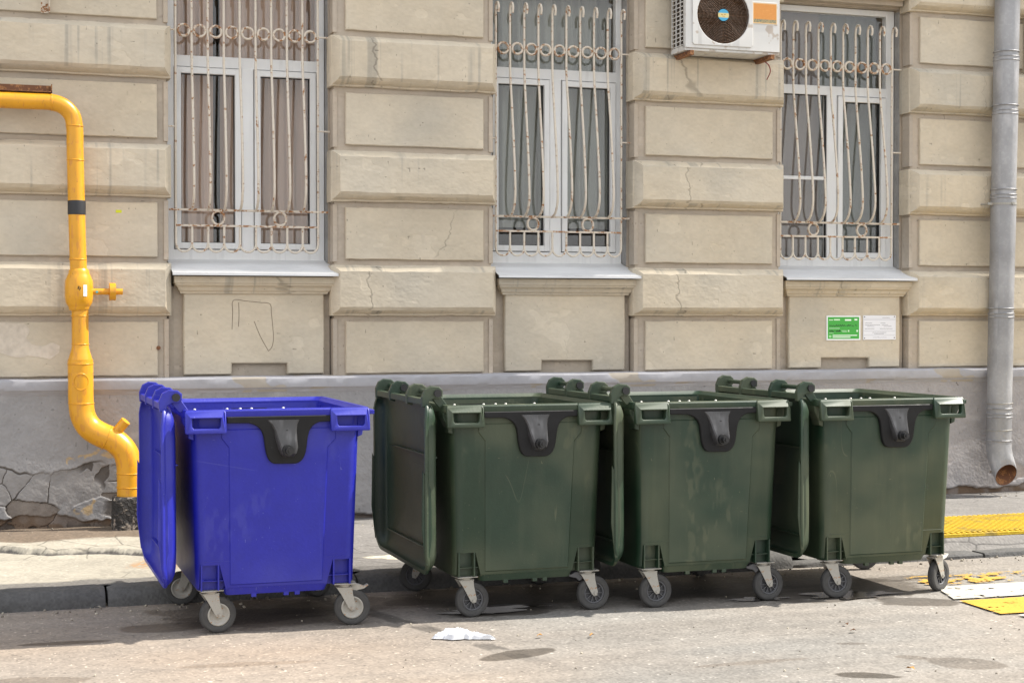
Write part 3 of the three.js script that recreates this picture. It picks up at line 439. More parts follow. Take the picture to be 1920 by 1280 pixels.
// tactile strip
{
  const t = thing('tactile_paving', 'yellow ribbed tactile strip on the pavement beside the crossing', 'tactile paving', [6.2, 0.128, 1.66]);
  const m = std({ ...texSet(512, 512, (u, v) => { const f = fbm(u * 8, v * 8, 4), g = fbm(u * 60, v * 60, 2), d = sst(0.55, 0.75, f), k = 0.85 + 0.3 * (g - 0.5); return { c: [mix(0.66, 0.42, d) * k, mix(0.44, 0.30, d) * k, mix(0.02, 0.06, d) * k], h: g }; }), roughness: 0.75, bumpScale: 0.002 });
  mesh('base_plate', uvBox(rbox(0, 4.1, -0.02, 0.006, -0.42, 0.42, 0.004), 1), m, t);
  const r = []; for (let i = 0; i < 90; i++) r.push(rbox(0.02 + i * 0.0455, 0.046 + i * 0.0455, 0.004, 0.017, -0.41, 0.41, 0.005, 1)); mesh('ribs', uvBox(merge(r), 1), m, t);
}

// ---------------------------------------------------------------- wheeled containers
function plasticFn(base, dust, sd, amt) {
  return (u, v) => {
    const x = u * 1.3, y = v * 1.3, m = fbm(x * 2.2 + sd, y * 2.2, 4), f = fbm(x * 20 + sd, y * 20, 3), g = fbm(x * 90, y * 90, 2);
    let k = 0.92 + 0.3 * (m - 0.5) + 0.12 * (f - 0.5) + 0.1 * (g - 0.5), d = amt * sst(0.42, 0.78, fbm(x * 1.6 + sd + 5, y * 2.1, 4)) + 0.16 * amt * sst(0.5, 0.8, fbm(x * 26 + sd, y * 3, 3));
    const sc = 0.5 * sst(0.988, 0.998, ridge(x * 2 + y * 11 + sd, y * 0.3, 1)) * sst(0.64, 0.70, fbm(x * 5 + sd, y * 9 + 9, 2)) + 0.8 * sst(0.990, 0.998, ridge(x * 9 + sd, y * 0.7, 1)) * sst(0.60, 0.70, fbm(x * 7 + sd, y * 3 + 2, 2));
    const sp = vn(x * 85 + sd, y * 85), smear = sst(0.66, 0.76, fbm(x * 5 + sd + 2, y * 2.4, 4)) * sst(0.4, 0.7, fbm(x * 40, y * 16, 2));
    d = Math.min(1, d + 0.55 * sc + 0.32 * smear * Math.max(0.5, amt * 2) + (sp > 0.975 ? 0.8 : 0));
    return { c: base.map((b, n) => mix(b * k, dust[n], d * 0.6)), h: 0.5 + 0.3 * (g - 0.5) + 0.15 * (f - 0.5) - 0.15 * sc, r: 0.36 + 0.30 * d + 0.12 * m };
  };
}
const blueMat = std({ ...texSet(1024, 1024, plasticFn([0.010, 0.014, 0.310], [0.14, 0.15, 0.42], 0, 0.16), { c: 1, h: 1, r: 1 }), roughness: 1, bumpScale: 0.0012 });
const greenMat = std({ ...texSet(1024, 1024, plasticFn([0.0135, 0.036, 0.0195], [0.150, 0.150, 0.088], 23, 0.46), { c: 1, h: 1, r: 1 }), roughness: 1, bumpScale: 0.0012 });
const greenB = std({ ...texSet(768, 768, plasticFn([0.0135, 0.036, 0.0195], [0.150, 0.150, 0.088], 61, 0.50), { c: 1, r: 1 }), roughness: 1 });
const greenC = std({ ...texSet(768, 768, plasticFn([0.0135, 0.036, 0.0195], [0.155, 0.155, 0.090], 97, 0.60), { c: 1, r: 1 }), roughness: 1 });
const blackPlastic = new THREE.MeshPhysicalMaterial({ specularIntensity: 0.45, ...texSet(512, 512, (u, v) => { const f = fbm(u * 12, v * 12, 4), g = vn(u * 120, v * 120), k = 0.013 * (0.7 + 0.7 * f) + (g > 0.97 ? 0.05 : 0); return { c: [k, k, k * 1.06], h: f, r: 0.42 + 0.3 * f }; }, { c: 1, h: 1, r: 1 }), roughness: 1, bumpScale: 0.001 });
const wornGrey = std({ ...texSet(256, 256, (u, v) => { const f = fbm(u * 9, v * 9, 4), q = sst(0.4, 0.7, fbm(u * 20, v * 7, 3)), k = 0.030 + 0.055 * q * f; return { c: [k, k, k * 1.08], h: f }; }), roughness: 0.5, bumpScale: 0.001 });
const capBlack = std({ color: lin(0.012, 0.012, 0.013), roughness: 0.5 });
const rubber = std({ ...texSet(256, 256, (u, v) => { const f = fbm(u * 10, v * 10, 4), k = 0.050 * (0.7 + 0.8 * f); return { c: [k * 1.03, k, k * 0.97], h: f }; }), roughness: 0.88, bumpScale: 0.001 });
const greyHub = std({ color: lin(0.075, 0.075, 0.08), roughness: 0.6 });
const zinc = std({ ...texSet(256, 256, rustFn([0.35, 0.335, 0.30], 0.32, 1.6)), roughness: 0.55, metalness: 0.25, bumpScale: 0.001 });
const boltMat = std({ color: lin(0.5, 0.49, 0.46), roughness: 0.45, metalness: 0.4 });

function makeCaster(metalHub) {          // origin at the mounting plate, wheel trails towards +x
  const c = new THREE.Group(); c.name = 'caster';
  const pl = [rbox(-0.062, 0.062, -0.007, 0, -0.05, 0.05, 0.003), cyl(0.036, 0.040, 0.014, 24).translate(0, -0.014, 0)];
  const fp = lerpShape([[-0.050, -0.018], [0.040, -0.018], [0.044, -0.06], [0.060, -0.128], [0.056, -0.150], [0.036, -0.154], [0.022, -0.140], [-0.022, -0.060]]);
  for (const s of [-1, 1]) { const g = extr(fp, 0.004, 0.001); g.translate(0, 0, s * 0.030 - 0.002); pl.push(g); }
  pl.push(box(-0.048, 0.042, -0.024, -0.018, -0.032, 0.032));
  pl.push(cyl(0.008, 0.008, 0.078, 10).rotateX(Math.PI / 2).translate(0.042, -0.137, 0));
  mesh('fork', uvBox(merge(pl), 0.4, [rnd(), rnd()]), zinc, c);
  const R = 0.099, P = [[0.062, -0.018], [0.066, -0.022], [0.085, -0.023], [0.095, -0.019], [R, -0.010], [R, 0.010], [0.095, 0.019], [0.085, 0.023], [0.066, 0.022], [0.062, 0.018], [0.062, -0.018]];
  const ty = new THREE.LatheGeometry(P.map(p => new THREE.Vector2(...p)), 40); ty.rotateX(Math.PI / 2); ty.translate(0.042, -0.137, 0); mesh('tyre', ty, rubber, c);
  const hb = [];
  if (metalHub) { for (const s of [-1, 1]) { const g = new THREE.LatheGeometry([[0.001, 0.024], [0.014, 0.024], [0.018, 0.014], [0.030, 0.010], [0.046, 0.013], [0.053, 0.021], [0.0615, 0.021], [0.0622, 0.012]].map(p => new THREE.Vector2(p[0], p[1] * s)), 36); hb.push(g); } }
  else {
    for (const s of [-1, 1]) { hb.push(new THREE.LatheGeometry([[0.0625, 0.017], [0.060, 0.0195], [0.054, 0.0195], [0.051, 0.012], [0.051, 0.004]].map(p => new THREE.Vector2(p[0], p[1] * s)), 36)); }
    hb.push(cyl(0.018, 0.018, 0.042, 20)); hb.push(cyl(0.058, 0.058, 0.006, 30));
    for (let i = 0; i < 10; i++) { const g = box(0.012, 0.056, -0.015, 0.015, -0.0028, 0.0028); g.rotateY(i * Math.PI / 5); hb.push(g); }
  }
  const H = merge(hb); H.rotateX(Math.PI / 2); H.translate(0.042, -0.137, 0); mesh('hub', uvBox(H, 0.4), metalHub ? zinc : greyHub, c);
  return c;
}
const WH = 0.236;       // height of the caster plate
const ev = new Evaluator(); ev.useGroups = false;
function shell() {
  const O = [[0.236, 0.418, 0.520, 0.06], [0.250, 0.428, 0.530, 0.06], [1.02, 0.450, 0.565, 0.06], [1.09, 0.453, 0.570, 0.06], [1.172, 0.458, 0.575, 0.06]];
  const I = [[0.275, 0.412, 0.514, 0.05], [1.02, 0.441, 0.556, 0.05], [1.25, 0.452, 0.568, 0.05]];
  const g = l => skin(l.map(([y, hx, hz, r]) => rrect(hx, hz, r, y, 6)), true, true, 0.6);
  let b = ev.evaluate(new Brush(g(O)), new Brush(g(I)), SUBTRACTION);
  // hollows over the casters, open to the end face
  for (const sx of [-1, 1]) for (const sz of [-1, 1]) {
    const s = lerpShape([[0.262, 0.20], [0.306, 0.374], [0.408, 0.374], [0.411, 0.20]].map(([x, y]) => [x * sx, y]));
    const q = new THREE.ExtrudeGeometry(s, { depth: 0.11, bevelEnabled: false }); q.translate(0, 0, sz > 0 ? 0.485 : -0.595);
    const br = new Brush(q); br.updateMatrixWorld(); b = ev.evaluate(b, br, SUBTRACTION);
  }
  const pos = b.geometry; for (const k of Object.keys(pos.attributes)) if (!['position', 'normal', 'uv'].includes(k)) pos.deleteAttribute(k);
  return pos.index ? pos.toNonIndexed() : pos;
}
const SHELL = uvBox(shell(), 1.3, [0.1, 0.2]);
const faceZ = y => mix(0.530, 0.565, (y - 0.25) / 0.77);                // end face leans out towards the top
function makeBin(mat, metalHub, label, group) {
  const t = thing('waste_container', label, 'waste container', [0, 0, 0], group);
  const m2 = (name, g, m = mat, par = t) => mesh(name, m === mat ? uvBox(g, 1.3, [rnd(), rnd()]) : uvBox(g, 0.6, [rnd(), rnd()]), m, par);
  mesh('body', SHELL, mat, t);
  // inner floor of the hollows and ribs in front of them
  const hol = []; for (const sx of [-1, 1]) for (const sz of [-1, 1]) { const bz = (p, q) => sz > 0 ? [p, q] : [-q, -p], bx = [Math.min(sx * 0.262, sx * 0.41), Math.max(sx * 0.262, sx * 0.41)]; hol.push(box(...bx, 0.238, 0.378, ...bz(0.476, 0.490))); for (const x of [0.312, 0.402]) hol.push(rbox(sx * x - 0.0045, sx * x + 0.0045, 0.238, 0.376, ...bz(0.48, 0.536), 0.002, 1)); hol.push(box(...bx, 0.286, 0.290, ...bz(0.48, 0.522))); }
  m2('caster_pocket', merge(hol));
  // underside rim with its lugs
  m2('bottom_rail', merge([skin([rrect(0.27, 0.514, 0.03, 0.208), rrect(0.282, 0.528, 0.03, 0.245)], true, true, 0.6), ...[-0.12, 0.055, 0.115].map(x => rbox(x - 0.014, x + 0.014, 0.190, 0.22, 0.49, 0.515, 0.003, 1))]));
  // raised middle of the end faces
  for (const s of [1, -1]) {
    const sh = lerpShape([[-0.252, 0.262], [0.250, 0.262], [0.276, 0.99], [0.318, 1.035], [0.318, 1.10], [-0.302, 1.10], [-0.302, 1.05], [-0.262, 1.0]]);
    const g = extr(sh, 0.018, 0.006); const p = g.attributes.position; for (let i = 0; i < p.count; i++) p.setZ(i, p.getZ(i) - 0.012 + faceZ(p.getY(i))); if (s < 0) g.rotateY(Math.PI); g.computeVertexNormals(); mesh('end_panel', uvBox(g, 1.3, [0.1, 0.2], SHELL), mat, t);
    const sg = rbox(-0.385, 0.385, 0.392, 0.395, 0.532, 0.538, 0.0015, 1); if (s < 0) sg.rotateY(Math.PI); m2('seam', sg);
    // stiffening gussets under the rim at the corners
    for (const sx of [-1, 1]) { const gs = lerpShape([[0, 0], [0.060, 0], [0.056, -0.035], [0.030, -0.085], [0.026, -0.115], [0, -0.125]]); const q = extr(gs, 0.09, 0.003); if (sx < 0) q.rotateY(Math.PI).translate(0, 0, 0.09); q.translate(sx * 0.442, 1.166, s > 0 ? 0.46 : -0.55); m2('gusset', q); }
  }
  // rim
  const rimO = (a, y, r = 0.05) => rrect(0.500 + a, 0.600 + a, r, y, 6), rimI = (a, y) => rrect(0.447 + a, 0.564 + a, 0.044, y, 6);
  m2('rim', skin([rimI(0, 1.160), rimO(-0.014, 1.160), rimO(-0.002, 1.166), rimO(0, 1.174), rimO(0, 1.196), rimO(-0.004, 1.203), rimO(-0.012, 1.206), rrect(0.474, 0.584, 0.044, 1.206, 6), rrect(0.466, 0.578, 0.044, 1.198, 6), rimI(0, 1.185), rimI(0, 1.160)], false, false, 0.5));
  for (const z of [0.42, -0.585]) m2('rim_lug', rbox(0.48, 0.528, 1.165, 1.190, z, z + 0.165, 0.004));
  // handles at both ends
  for (const s of [1, -1]) for (const [a, b] of [[-0.495, -0.280], [0.280, 0.495]]) {
    const o = lerpShape([[a + 0.006, 1.206], [a, 1.19], [a, 1.086], [a + 0.005, 1.080], [b - 0.005, 1.080], [b, 1.086], [b, 1.19], [b - 0.006, 1.206]]);
    const h = new THREE.Path(); const q = [[a + 0.034, 1.160], [a + 0.036, 1.118], [a + 0.044, 1.108], [b - 0.040, 1.108], [b - 0.032, 1.118], [b - 0.030, 1.160]]; q.forEach((p, i) => i ? h.lineTo(...p) : h.moveTo(...p)); h.closePath(); o.holes.push(h);
    const g = extr(o, 0.040, 0.007, 0.592, 3); const p = g.attributes.position; for (let i = 0; i < p.count; i++) { const y = p.getY(i); if (p.getZ(i) > 0.612 && y > 1.17) p.setZ(i, p.getZ(i) - 0.030 * sst(1.165, 1.206, y)); } g.computeVertexNormals(); if (s < 0) g.rotateY(Math.PI); m2('handle', toCreasedNormals(g, 0.7));
  }
  // trunnion plates
  for (const s of [1, -1]) {
    const cx = 0.025 * s, sh = new THREE.Shape(); sh.moveTo(cx - 0.300, 1.166); sh.lineTo(cx - 0.300, 1.132); sh.lineTo(cx - 0.185, 1.130); sh.bezierCurveTo(cx - 0.11, 1.115, cx - 0.105, 1.07, cx - 0.098, 1.02); sh.bezierCurveTo(cx - 0.09, 0.95, cx - 0.075, 0.912, cx - 0.04, 0.910); sh.lineTo(cx + 0.065, 0.908); sh.bezierCurveTo(cx + 0.115, 0.915, cx + 0.125, 0.96, cx + 0.130, 1.02); sh.bezierCurveTo(cx + 0.137, 1.08, cx + 0.145, 1.115, cx + 0.20, 1.130); sh.lineTo(cx + 0.275, 1.132); sh.lineTo(cx + 0.275, 1.166); sh.closePath();
    const g = extr(sh, 0.034, 0.004); const p = g.attributes.position; for (let i = 0; i < p.count; i++) p.setZ(i, p.getZ(i) + faceZ(p.getY(i)) - 0.002); g.computeVertexNormals();
    // boss swelling down to the pin
    const R = [[1.145, 0.108, 0.050, 0.036], [1.122, 0.084, 0.036, 0.039], [1.09, 0.068, 0.030, 0.046], [1.04, 0.054, 0.028, 0.060], [0.995, 0.040, 0.028, 0.074], [0.965, 0.030, 0.022, 0.072], [0.945, 0.020, 0.016, 0.040]].map(([y, l, r, d]) => { const z = faceZ(y) + d, c0 = cx + 0.020; return [[c0 - l * 1.25, y, z - 0.045], [c0 - l, y, z - 0.006], [c0 - l + 0.008, y, z], [c0 + r + 0.012, y, z], [c0 + r + 0.02, y, z - 0.006], [c0 + r + 0.034, y, z - 0.045]]; });
    const bg = skin(R.map(r => r.slice().reverse()), true, true, 0.5);
    const tp = [g, bg].map(q => s < 0 ? q.rotateY(Math.PI) : q); const plate = m2('trunnion_plate', tp[0], blackPlastic); m2('boss', tp[1], wornGrey, plate);
    const pin = merge([cyl(0.031, 0.029, 0.03, 24).rotateX(Math.PI / 2).translate(cx + 0.018, 0.985, faceZ(0.985) + 0.078), cyl(0.019, 0.019, 0.062, 24).rotateX(Math.PI / 2).translate(cx + 0.018, 0.985, faceZ(0.985) + 0.095), cyl(0.009, 0.009, 0.008, 6).rotateX(Math.PI / 2).translate(cx + 0.018, 0.985, faceZ(0.985) + 0.129)]); if (s < 0) pin.rotateY(Math.PI); m2('trunnion_pin', pin, capBlack, plate);
    const hole = cyl(0.008, 0.008, 0.004, 12).rotateX(Math.PI / 2).translate(cx + 0.018, 1.085, faceZ(1.085) + 0.045); if (s < 0) hole.rotateY(Math.PI); m2('bolt_hole', hole, capBlack, plate);
  }
  for (const x of [-0.44, -0.27, -0.20, -0.14, 0.03]) m2('bolt', new THREE.SphereGeometry(0.0085, 10, 8).translate(x, 1.204, 0.572), boltMat);
  // hinge brackets on the left rim
  const AX = -0.536, AY = 1.272, ZS = [0.54, 0.20, -0.20, -0.54];
  for (const z of ZS) { const s = lerpShape([[-0.470, 1.19], [-0.470, 1.206], [AX + 0.034, AY - 0.02], [AX + 0.030, AY + 0.018], [AX + 0.012, AY + 0.034], [AX - 0.016, AY + 0.032], [AX - 0.034, AY + 0.012], [AX - 0.030, AY - 0.022], [-0.515, 1.19]]); const g = extr(s, 0.022, 0.003, z - 0.036); m2('hinge_bracket', g); }
  // lid hanging open on the left: seen from its hollow side
  const lid = part('lid', t); lid.position.set(AX, AY, 0);
  {
    const hY = 0.488, hZ = 0.605, cyL = -0.522;   // half height, half length, centre below the hinge axis
    const R0 = (inset, d) => { const o = rrect(hY - inset, hZ - inset, Math.max(0.03, 0.115 - inset), 0, 8); return o.map(([a, , z]) => { const yy = cyL + a, sN = (a + hY) / (2 * hY); const cN = Math.min(1, Math.max(0, sN)), bow = 0.050 * Math.sin(Math.PI * cN), k = 0.16 + 0.92 * Math.pow(Math.sin(Math.PI * cN), 0.8); return [-0.062 - bow + (d > 0.02 ? 0.02 + (d - 0.02) * k : d) + (1 - sN) * 0.004, yy, z]; }); };
    const outer = [R0(0.022, -0.002), R0(0.0, -0.004), R0(-0.004, 0.004), R0(0.0, 0.014), R0(0.012, 0.022), R0(0.020, 0.070), R0(0.034, 0.102), R0(0.060, 0.118), R0(0.16, 0.128), R0(0.30, 0.131), R0(0.40, 0.132)];
    const inner = [R0(0.40, 0.125), R0(0.30, 0.124), R0(0.162, 0.121), R0(0.066, 0.111), R0(0.042, 0.096), R0(0.029, 0.066), R0(0.022, 0.012), R0(0.022, -0.002)];
    m2('lid_shell', skin([...outer, ...inner].map(r => r.slice().reverse()), false, false, 0.7), mat, lid);
    { const cap = [R0(0.40, 0.132), R0(0.40, 0.125)]; m2('lid_crown', merge([skin([cap[0].slice().reverse(), R0(0.46, 0.1325).slice().reverse()], false, true, 0.6), skin([cap[1].slice(), R0(0.46, 0.1255).slice()], false, true, 0.6)]), mat, lid); }
    const rb = []; for (const a of [0.16, -0.36]) { const cN = (a + hY) / (2 * hY), q = -0.062 - 0.050 * Math.sin(Math.PI * cN) + 0.02 + 0.104 * (0.16 + 0.92 * Math.pow(Math.sin(Math.PI * cN), 0.8)); rb.push(rbox(q - 0.022, q - 0.003, cyL + a - 0.004, cyL + a + 0.004, -0.515, 0.515, 0.002, 1)); }
    m2('lid_rib', merge(rb), mat, lid);
    for (const s of [-1, 1]) { const g = extr(lerpShape([[-0.094, -0.42], [-0.045, -0.53], [-0.040, -0.80], [-0.062, -0.95], [-0.075, -0.95], [-0.098, -0.75]]), 0.012, 0.004, s * 0.594 - 0.006); m2('end_grip', g, mat, lid); }
    m2('hinge_bar', rbox(-0.082, -0.046, -0.066, -0.030, -0.56, 0.56, 0.006), mat, lid);
    for (const z of ZS) { const s = lerpShape([[-0.085, -0.075], [-0.088, -0.02], [-0.070, 0.022], [-0.035, 0.040], [0.010, 0.036], [0.032, 0.018], [0.032, -0.016], [0.012, -0.032], [-0.02, -0.03], [-0.046, -0.045], [-0.050, -0.085]]); m2('hinge_lug', extr(s, 0.034, 0.005, z - 0.008, 2), mat, lid); if (z === ZS[0] || z === ZS[2]) m2('hinge_cap', cyl(0.021, 0.021, 0.014, 20).rotateX(Math.PI / 2).translate(0, 0, z + 0.032), capBlack, lid); }
    for (const z of [0.37, -0.37]) m2('hinge_pin', cyl(0.013, 0.013, 0.36, 12).rotateX(Math.PI / 2).translate(0, 0, z), mat, lid);
  }
  const cas = makeCaster(metalHub);
  for (const [x, z] of [[-0.348, 0.468], [0.385, 0.468], [-0.348, -0.440], [0.385, -0.440]]) { const c = cas.clone(); c.position.set(x, WH, z); t.add(c); }
  return t;
}
const leverG = uvBox(extr(lerpShape([[0.02, -0.012], [0.075, -0.010], [0.105, -0.022], [0.128, -0.012], [0.132, -0.018], [0.108, -0.036], [0.070, -0.044], [0.05, -0.062], [0.03, -0.05]]), 0.034, 0.002, -0.017), 0.4, [0.2, 0.4]);
const leverWhite = std({ color: lin(0.55, 0.57, 0.53), roughness: 0.5 });
function brakeLever(b, flip, mat) { const c = b.children.filter(q => q.name === 'caster')[1]; const l = mesh('brake_lever', leverG, mat, c); if (flip) l.rotation.y = Math.PI; }
function setBin(b, x, z, turn, casters) { b.position.set(x, 0, z); b.rotation.y = turn; let i = 0; for (const c of b.children) if (c.name === 'caster') c.rotation.y = casters[i++]; }
const blueBin = makeBin(blueMat, true, 'blue wheeled waste container with its lid hanging open beside the yellow pipe');
const green1 = makeBin(greenMat, false, 'green wheeled waste container standing next to the blue one, lid hanging open', 'green waste containers');
const green2 = green1.clone(); green2.name = numbered('waste_container'); scene.add(green2); green2.userData = { label: 'middle one of the three green waste containers, squeezed between two others', category: 'waste container', group: 'green waste containers' };
const green3 = green1.clone(); green3.name = numbered('waste_container'); scene.add(green3); green3.userData = { label: 'rightmost green waste container with a front wheel on the crossing stripe', category: 'waste container', group: 'green waste containers' };
green2.traverse(o => { if (o.material === greenMat) o.material = greenB; }); green3.traverse(o => { if (o.material === greenMat) o.material = greenC; });
setBin(blueBin, 1.515, 2.862, 0.0, [0.15, -0.10, 3.0, 0.5]);
setBin(green1, 2.941, 2.862, 0.0, [0.1, 0.05, 2.6, 0.4]);
setBin(green2, 4.044, 2.912, 0.0, [0.0, 0.08, 2.8, 0.6]);
setBin(green3, 5.205, 2.968, 0.0, [-0.05, 0.45, 0.9, -0.2]);
brakeLever(blueBin, false, zinc); brakeLever(green1, true, greyHub); brakeLever(green2, true, greyHub); brakeLever(green3, false, leverWhite);

// ---------------------------------------------------------------- yellow gas pipe
const yellow = std({ ...texSet(512, 512, (u, v) => { const f = fbm(u * 8, v * 8, 4), g = fbm(u * 50, v * 14, 3), d = sst(0.62, 0.74, g), sp = vn(u * 90, v * 90) > 0.975 ? 0.55 : 1, k = (0.93 + 0.2 * (f - 0.5)) * sp; return { c: [0.72 * k * (1 - 0.12 * d), 0.335 * k * (1 - 0.18 * d), 0.014 * k + 0.012 * d], h: f }; }), roughness: 0.33, bumpScale: 0.0015 });
{
  const PX = 0.66, PZ = 0.22;
  const t = thing('gas_pipe', 'yellow gas pipe bending down the wall with a bulging joint', 'pipe', [PX, 0.12, PZ]);
  const Y = y => y - 0.12, r = 0.0585, R = 0.088;
  const uvp = g => uvBox(g, 0.9, [rnd(), rnd()]);
  const pts = [V(-2.3, Y(3.205), 0), V(-1.0, Y(3.205), 0), V(-0.30, Y(3.205), 0), V(-0.17, Y(3.203), 0), V(-0.085, Y(3.175), 0), V(-0.03, Y(3.115), 0), V(-0.012, Y(3.03), 0), V(-0.010, Y(2.9), 0), V(0.0, Y(2.4), 0), V(0.010, Y(2.02), 0)];
  mesh('upper_pipe', uvp(tube(pts, r, 160, 28)), yellow, t);
  const lathe = (P, x) => { const g = new THREE.LatheGeometry(P.map(([a, b]) => new THREE.Vector2(a, Y(b))), 36); g.translate(x, 0, 0); return g; };
  mesh('insulating_joint', uvp(lathe([[r, 2.035], [r + 0.012, 2.02], [r + 0.012, 2.005], [0.080, 1.985], [0.096, 1.945], [0.098, 1.90], [0.098, 1.84], [0.092, 1.795], [0.076, 1.768], [r + 0.012, 1.758], [r + 0.012, 1.745], [r, 1.735]], 0.013)), yellow, t);
  mesh('middle_pipe', uvp(lathe([[r, 1.76], [r, 1.50], [r + 0.002, 1.47], [0.075, 1.42], [R, 1.375], [R, 1.365]], 0.020)), yellow, t);
  const low = [V(0.020, Y(1.39), 0), V(0.022, Y(1.25), 0), V(0.024, Y(1.08), 0.0), V(0.038, Y(0.985), 0.006), V(0.085, Y(0.905), 0.02), V(0.160, Y(0.855), 0.04), V(0.245, Y(0.815), 0.06), V(0.315, Y(0.745), 0.075), V(0.345, Y(0.655), 0.08), V(0.350, Y(0.55), 0.08), V(0.350, Y(0.40), 0.08)];
  mesh('lower_pipe', uvp(tube(low, R, 110, 30)), yellow, t);
  const weld = (x, y, rad, z = 0, rx = 0) => { const g = new THREE.TorusGeometry(rad, 0.0045, 6, 40); g.rotateX(Math.PI / 2); if (rx) g.rotateZ(rx); g.translate(x, Y(y), z); return g; };
  for (const [x, y, rad, z, a] of [[-0.012, 3.04, r, 0], [-0.008, 2.80, r, 0], [0.006, 2.10, r, 0], [0.018, 1.70, r, 0], [0.020, 1.50, r, 0], [0.020, 1.36, R, 0], [0.024, 1.08, R, 0], [0.195, 0.837, R, 0.05, 1.15], [0.350, 0.58, R, 0.08], [0.350, 0.48, R, 0.08]]) mesh('weld', uvp(weld(x, y, rad, z, a)), yellow, t);
  mesh('weld', uvp(new THREE.TorusGeometry(r, 0.0045, 6, 40).rotateY(Math.PI / 2).translate(-0.17, Y(3.203), 0)), yellow, t);
  const bandB = std({ color: lin(0.022, 0.022, 0.025), roughness: 0.55 });
  mesh('black_band', lathe([[r + 0.001, 2.515], [r + 0.004, 2.512], [r + 0.004, 2.418], [r + 0.001, 2.415]], 0.0), bandB, t);
  const ring2 = new THREE.TorusGeometry(0.052, 0.004, 6, 30); ring2.scale(1, 1.1, 1); const rp = ring2.attributes.position; for (let i = 0; i < rp.count; i++) rp.setZ(i, rp.getZ(i) + Math.sqrt(Math.max(0, R * R - rp.getX(i) ** 2))); ring2.computeVertexNormals(); ring2.translate(0.020, Y(1.235), 0); mesh('patch_weld', uvp(ring2), yellow, t);
  // valve branch and stub
  mesh('valve', uvp(merge([rodTo(V(0.09, Y(1.872), 0), V(0.225, Y(1.872), 0), 0.022, 20), rodTo(V(0.222, Y(1.872), 0), V(0.265, Y(1.872), 0), 0.062, 28), rodTo(V(0.265, Y(1.872), 0), V(0.315, Y(1.872), 0), 0.022, 20)])), yellow, t);
  mesh('stub', uvp(rodTo(V(0.225, Y(0.83), 0.06), V(0.325, Y(0.955), 0.10), 0.036, 24)), yellow, t);
  // coated foot
  const tar = std({ ...texSet(256, 256, (u, v) => { const f = fbm(u * 7, v * 7, 4), g = fbm(u * 30, v * 30, 3), q = sst(0.45, 0.62, f * 0.5 + g * 0.5 - 0.12 * (v - 0.5)); return { c: [mix(0.028, 0.23, q) * (0.6 + 0.8 * g), mix(0.025, 0.19, q) * (0.6 + 0.8 * g), mix(0.023, 0.155, q) * (0.6 + 0.8 * g)], h: g }; }), roughness: 0.9, bumpScale: 0.012 });
  const F = [[0.42, 0.108], [0.40, 0.122], [0.32, 0.124], [0.22, 0.130], [0.10, 0.142], [0.0, 0.15]].map(([y, h]) => rrect(h, h, 0.05, Y(y), 5).map(([a, b, c]) => [a + 0.352 + 0.02 * (fbm(b * 9, c * 9 + a * 9, 2) - 0.5), b, c + 0.08 + 0.02 * (fbm(b * 9 + 4, a * 9, 2) - 0.5)]));
  mesh('coated_foot', uvBox(skin(F.map(q => q.slice().reverse()), true, true, 0.6), 0.5), tar, t);
  // support angle above the level run, with its arms into the wall
  mesh('support_angle', uvBox(merge([box(-2.2, -0.165, Y(3.268), Y(3.274), -0.06, 0.035), box(-2.2, -0.165, Y(3.274), Y(3.325), -0.06, -0.054), box(-0.171, -0.165, Y(3.268), Y(3.325), -0.054, 0.035), box(-0.25, -0.21, Y(3.274), Y(3.31), -0.24, -0.06), box(-2.1, -2.06, Y(3.274), Y(3.31), -0.24, -0.06)]), 0.4), rustMat, t);
  // paper sticker and hand lettering on the joint
  const patch = (a0, a1, y0, y1, rad) => { const g = new THREE.CylinderGeometry(rad, rad, y1 - y0, 12, 1, true, a0, a1 - a0); g.translate(0.013, Y((y0 + y1) / 2), 0); return g; };
  const cv = (w, h, fn) => { const c = document.createElement('canvas'); c.width = w; c.height = h; fn(c.getContext('2d'), w, h); const q = new THREE.CanvasTexture(c); q.colorSpace = THREE.SRGBColorSpace; return q; };
  mesh('sticker', patch(0.25, 0.52, 1.838, 1.918, 0.0995), std({ map: cv(64, 128, (g, w, h) => { g.fillStyle = '#e9ecec'; g.fillRect(0, 0, w, h); g.fillStyle = '#5f7f8c'; g.fillRect(20, 24, 14, 82); g.fillStyle = '#9ab'; for (let i = 0; i < 7; i++) g.fillRect(42, 20 + i * 13, 12, 4); }), roughness: 0.6 }), t);
  const ink = (str, rot) => { const q = cv(128, 64, (g, w, h) => { g.fillStyle = '#000'; g.fillRect(0, 0, w, h); g.fillStyle = '#fff'; g.font = 'italic bold 46px sans-serif'; g.textAlign = 'center'; g.textBaseline = 'middle'; g.translate(w / 2, h / 2); g.rotate(rot); g.fillText(str, 0, 0); }); q.colorSpace = THREE.NoColorSpace; return std({ color: lin(0.012, 0.01, 0.01), alphaMap: q, transparent: true, roughness: 0.7 }); };
  mesh('hand_lettering', patch(-0.32, 0.22, 1.875, 1.92, 0.0992), ink('Кр', 0.1), t);
  mesh('blue_dot', new THREE.CylinderGeometry(0.009, 0.009, 0.003, 14).rotateX(Math.PI / 2).translate(0.135, Y(1.87), 0.0215), std({ color: lin(0.08, 0.42, 0.46), roughness: 0.5 }), t);
}
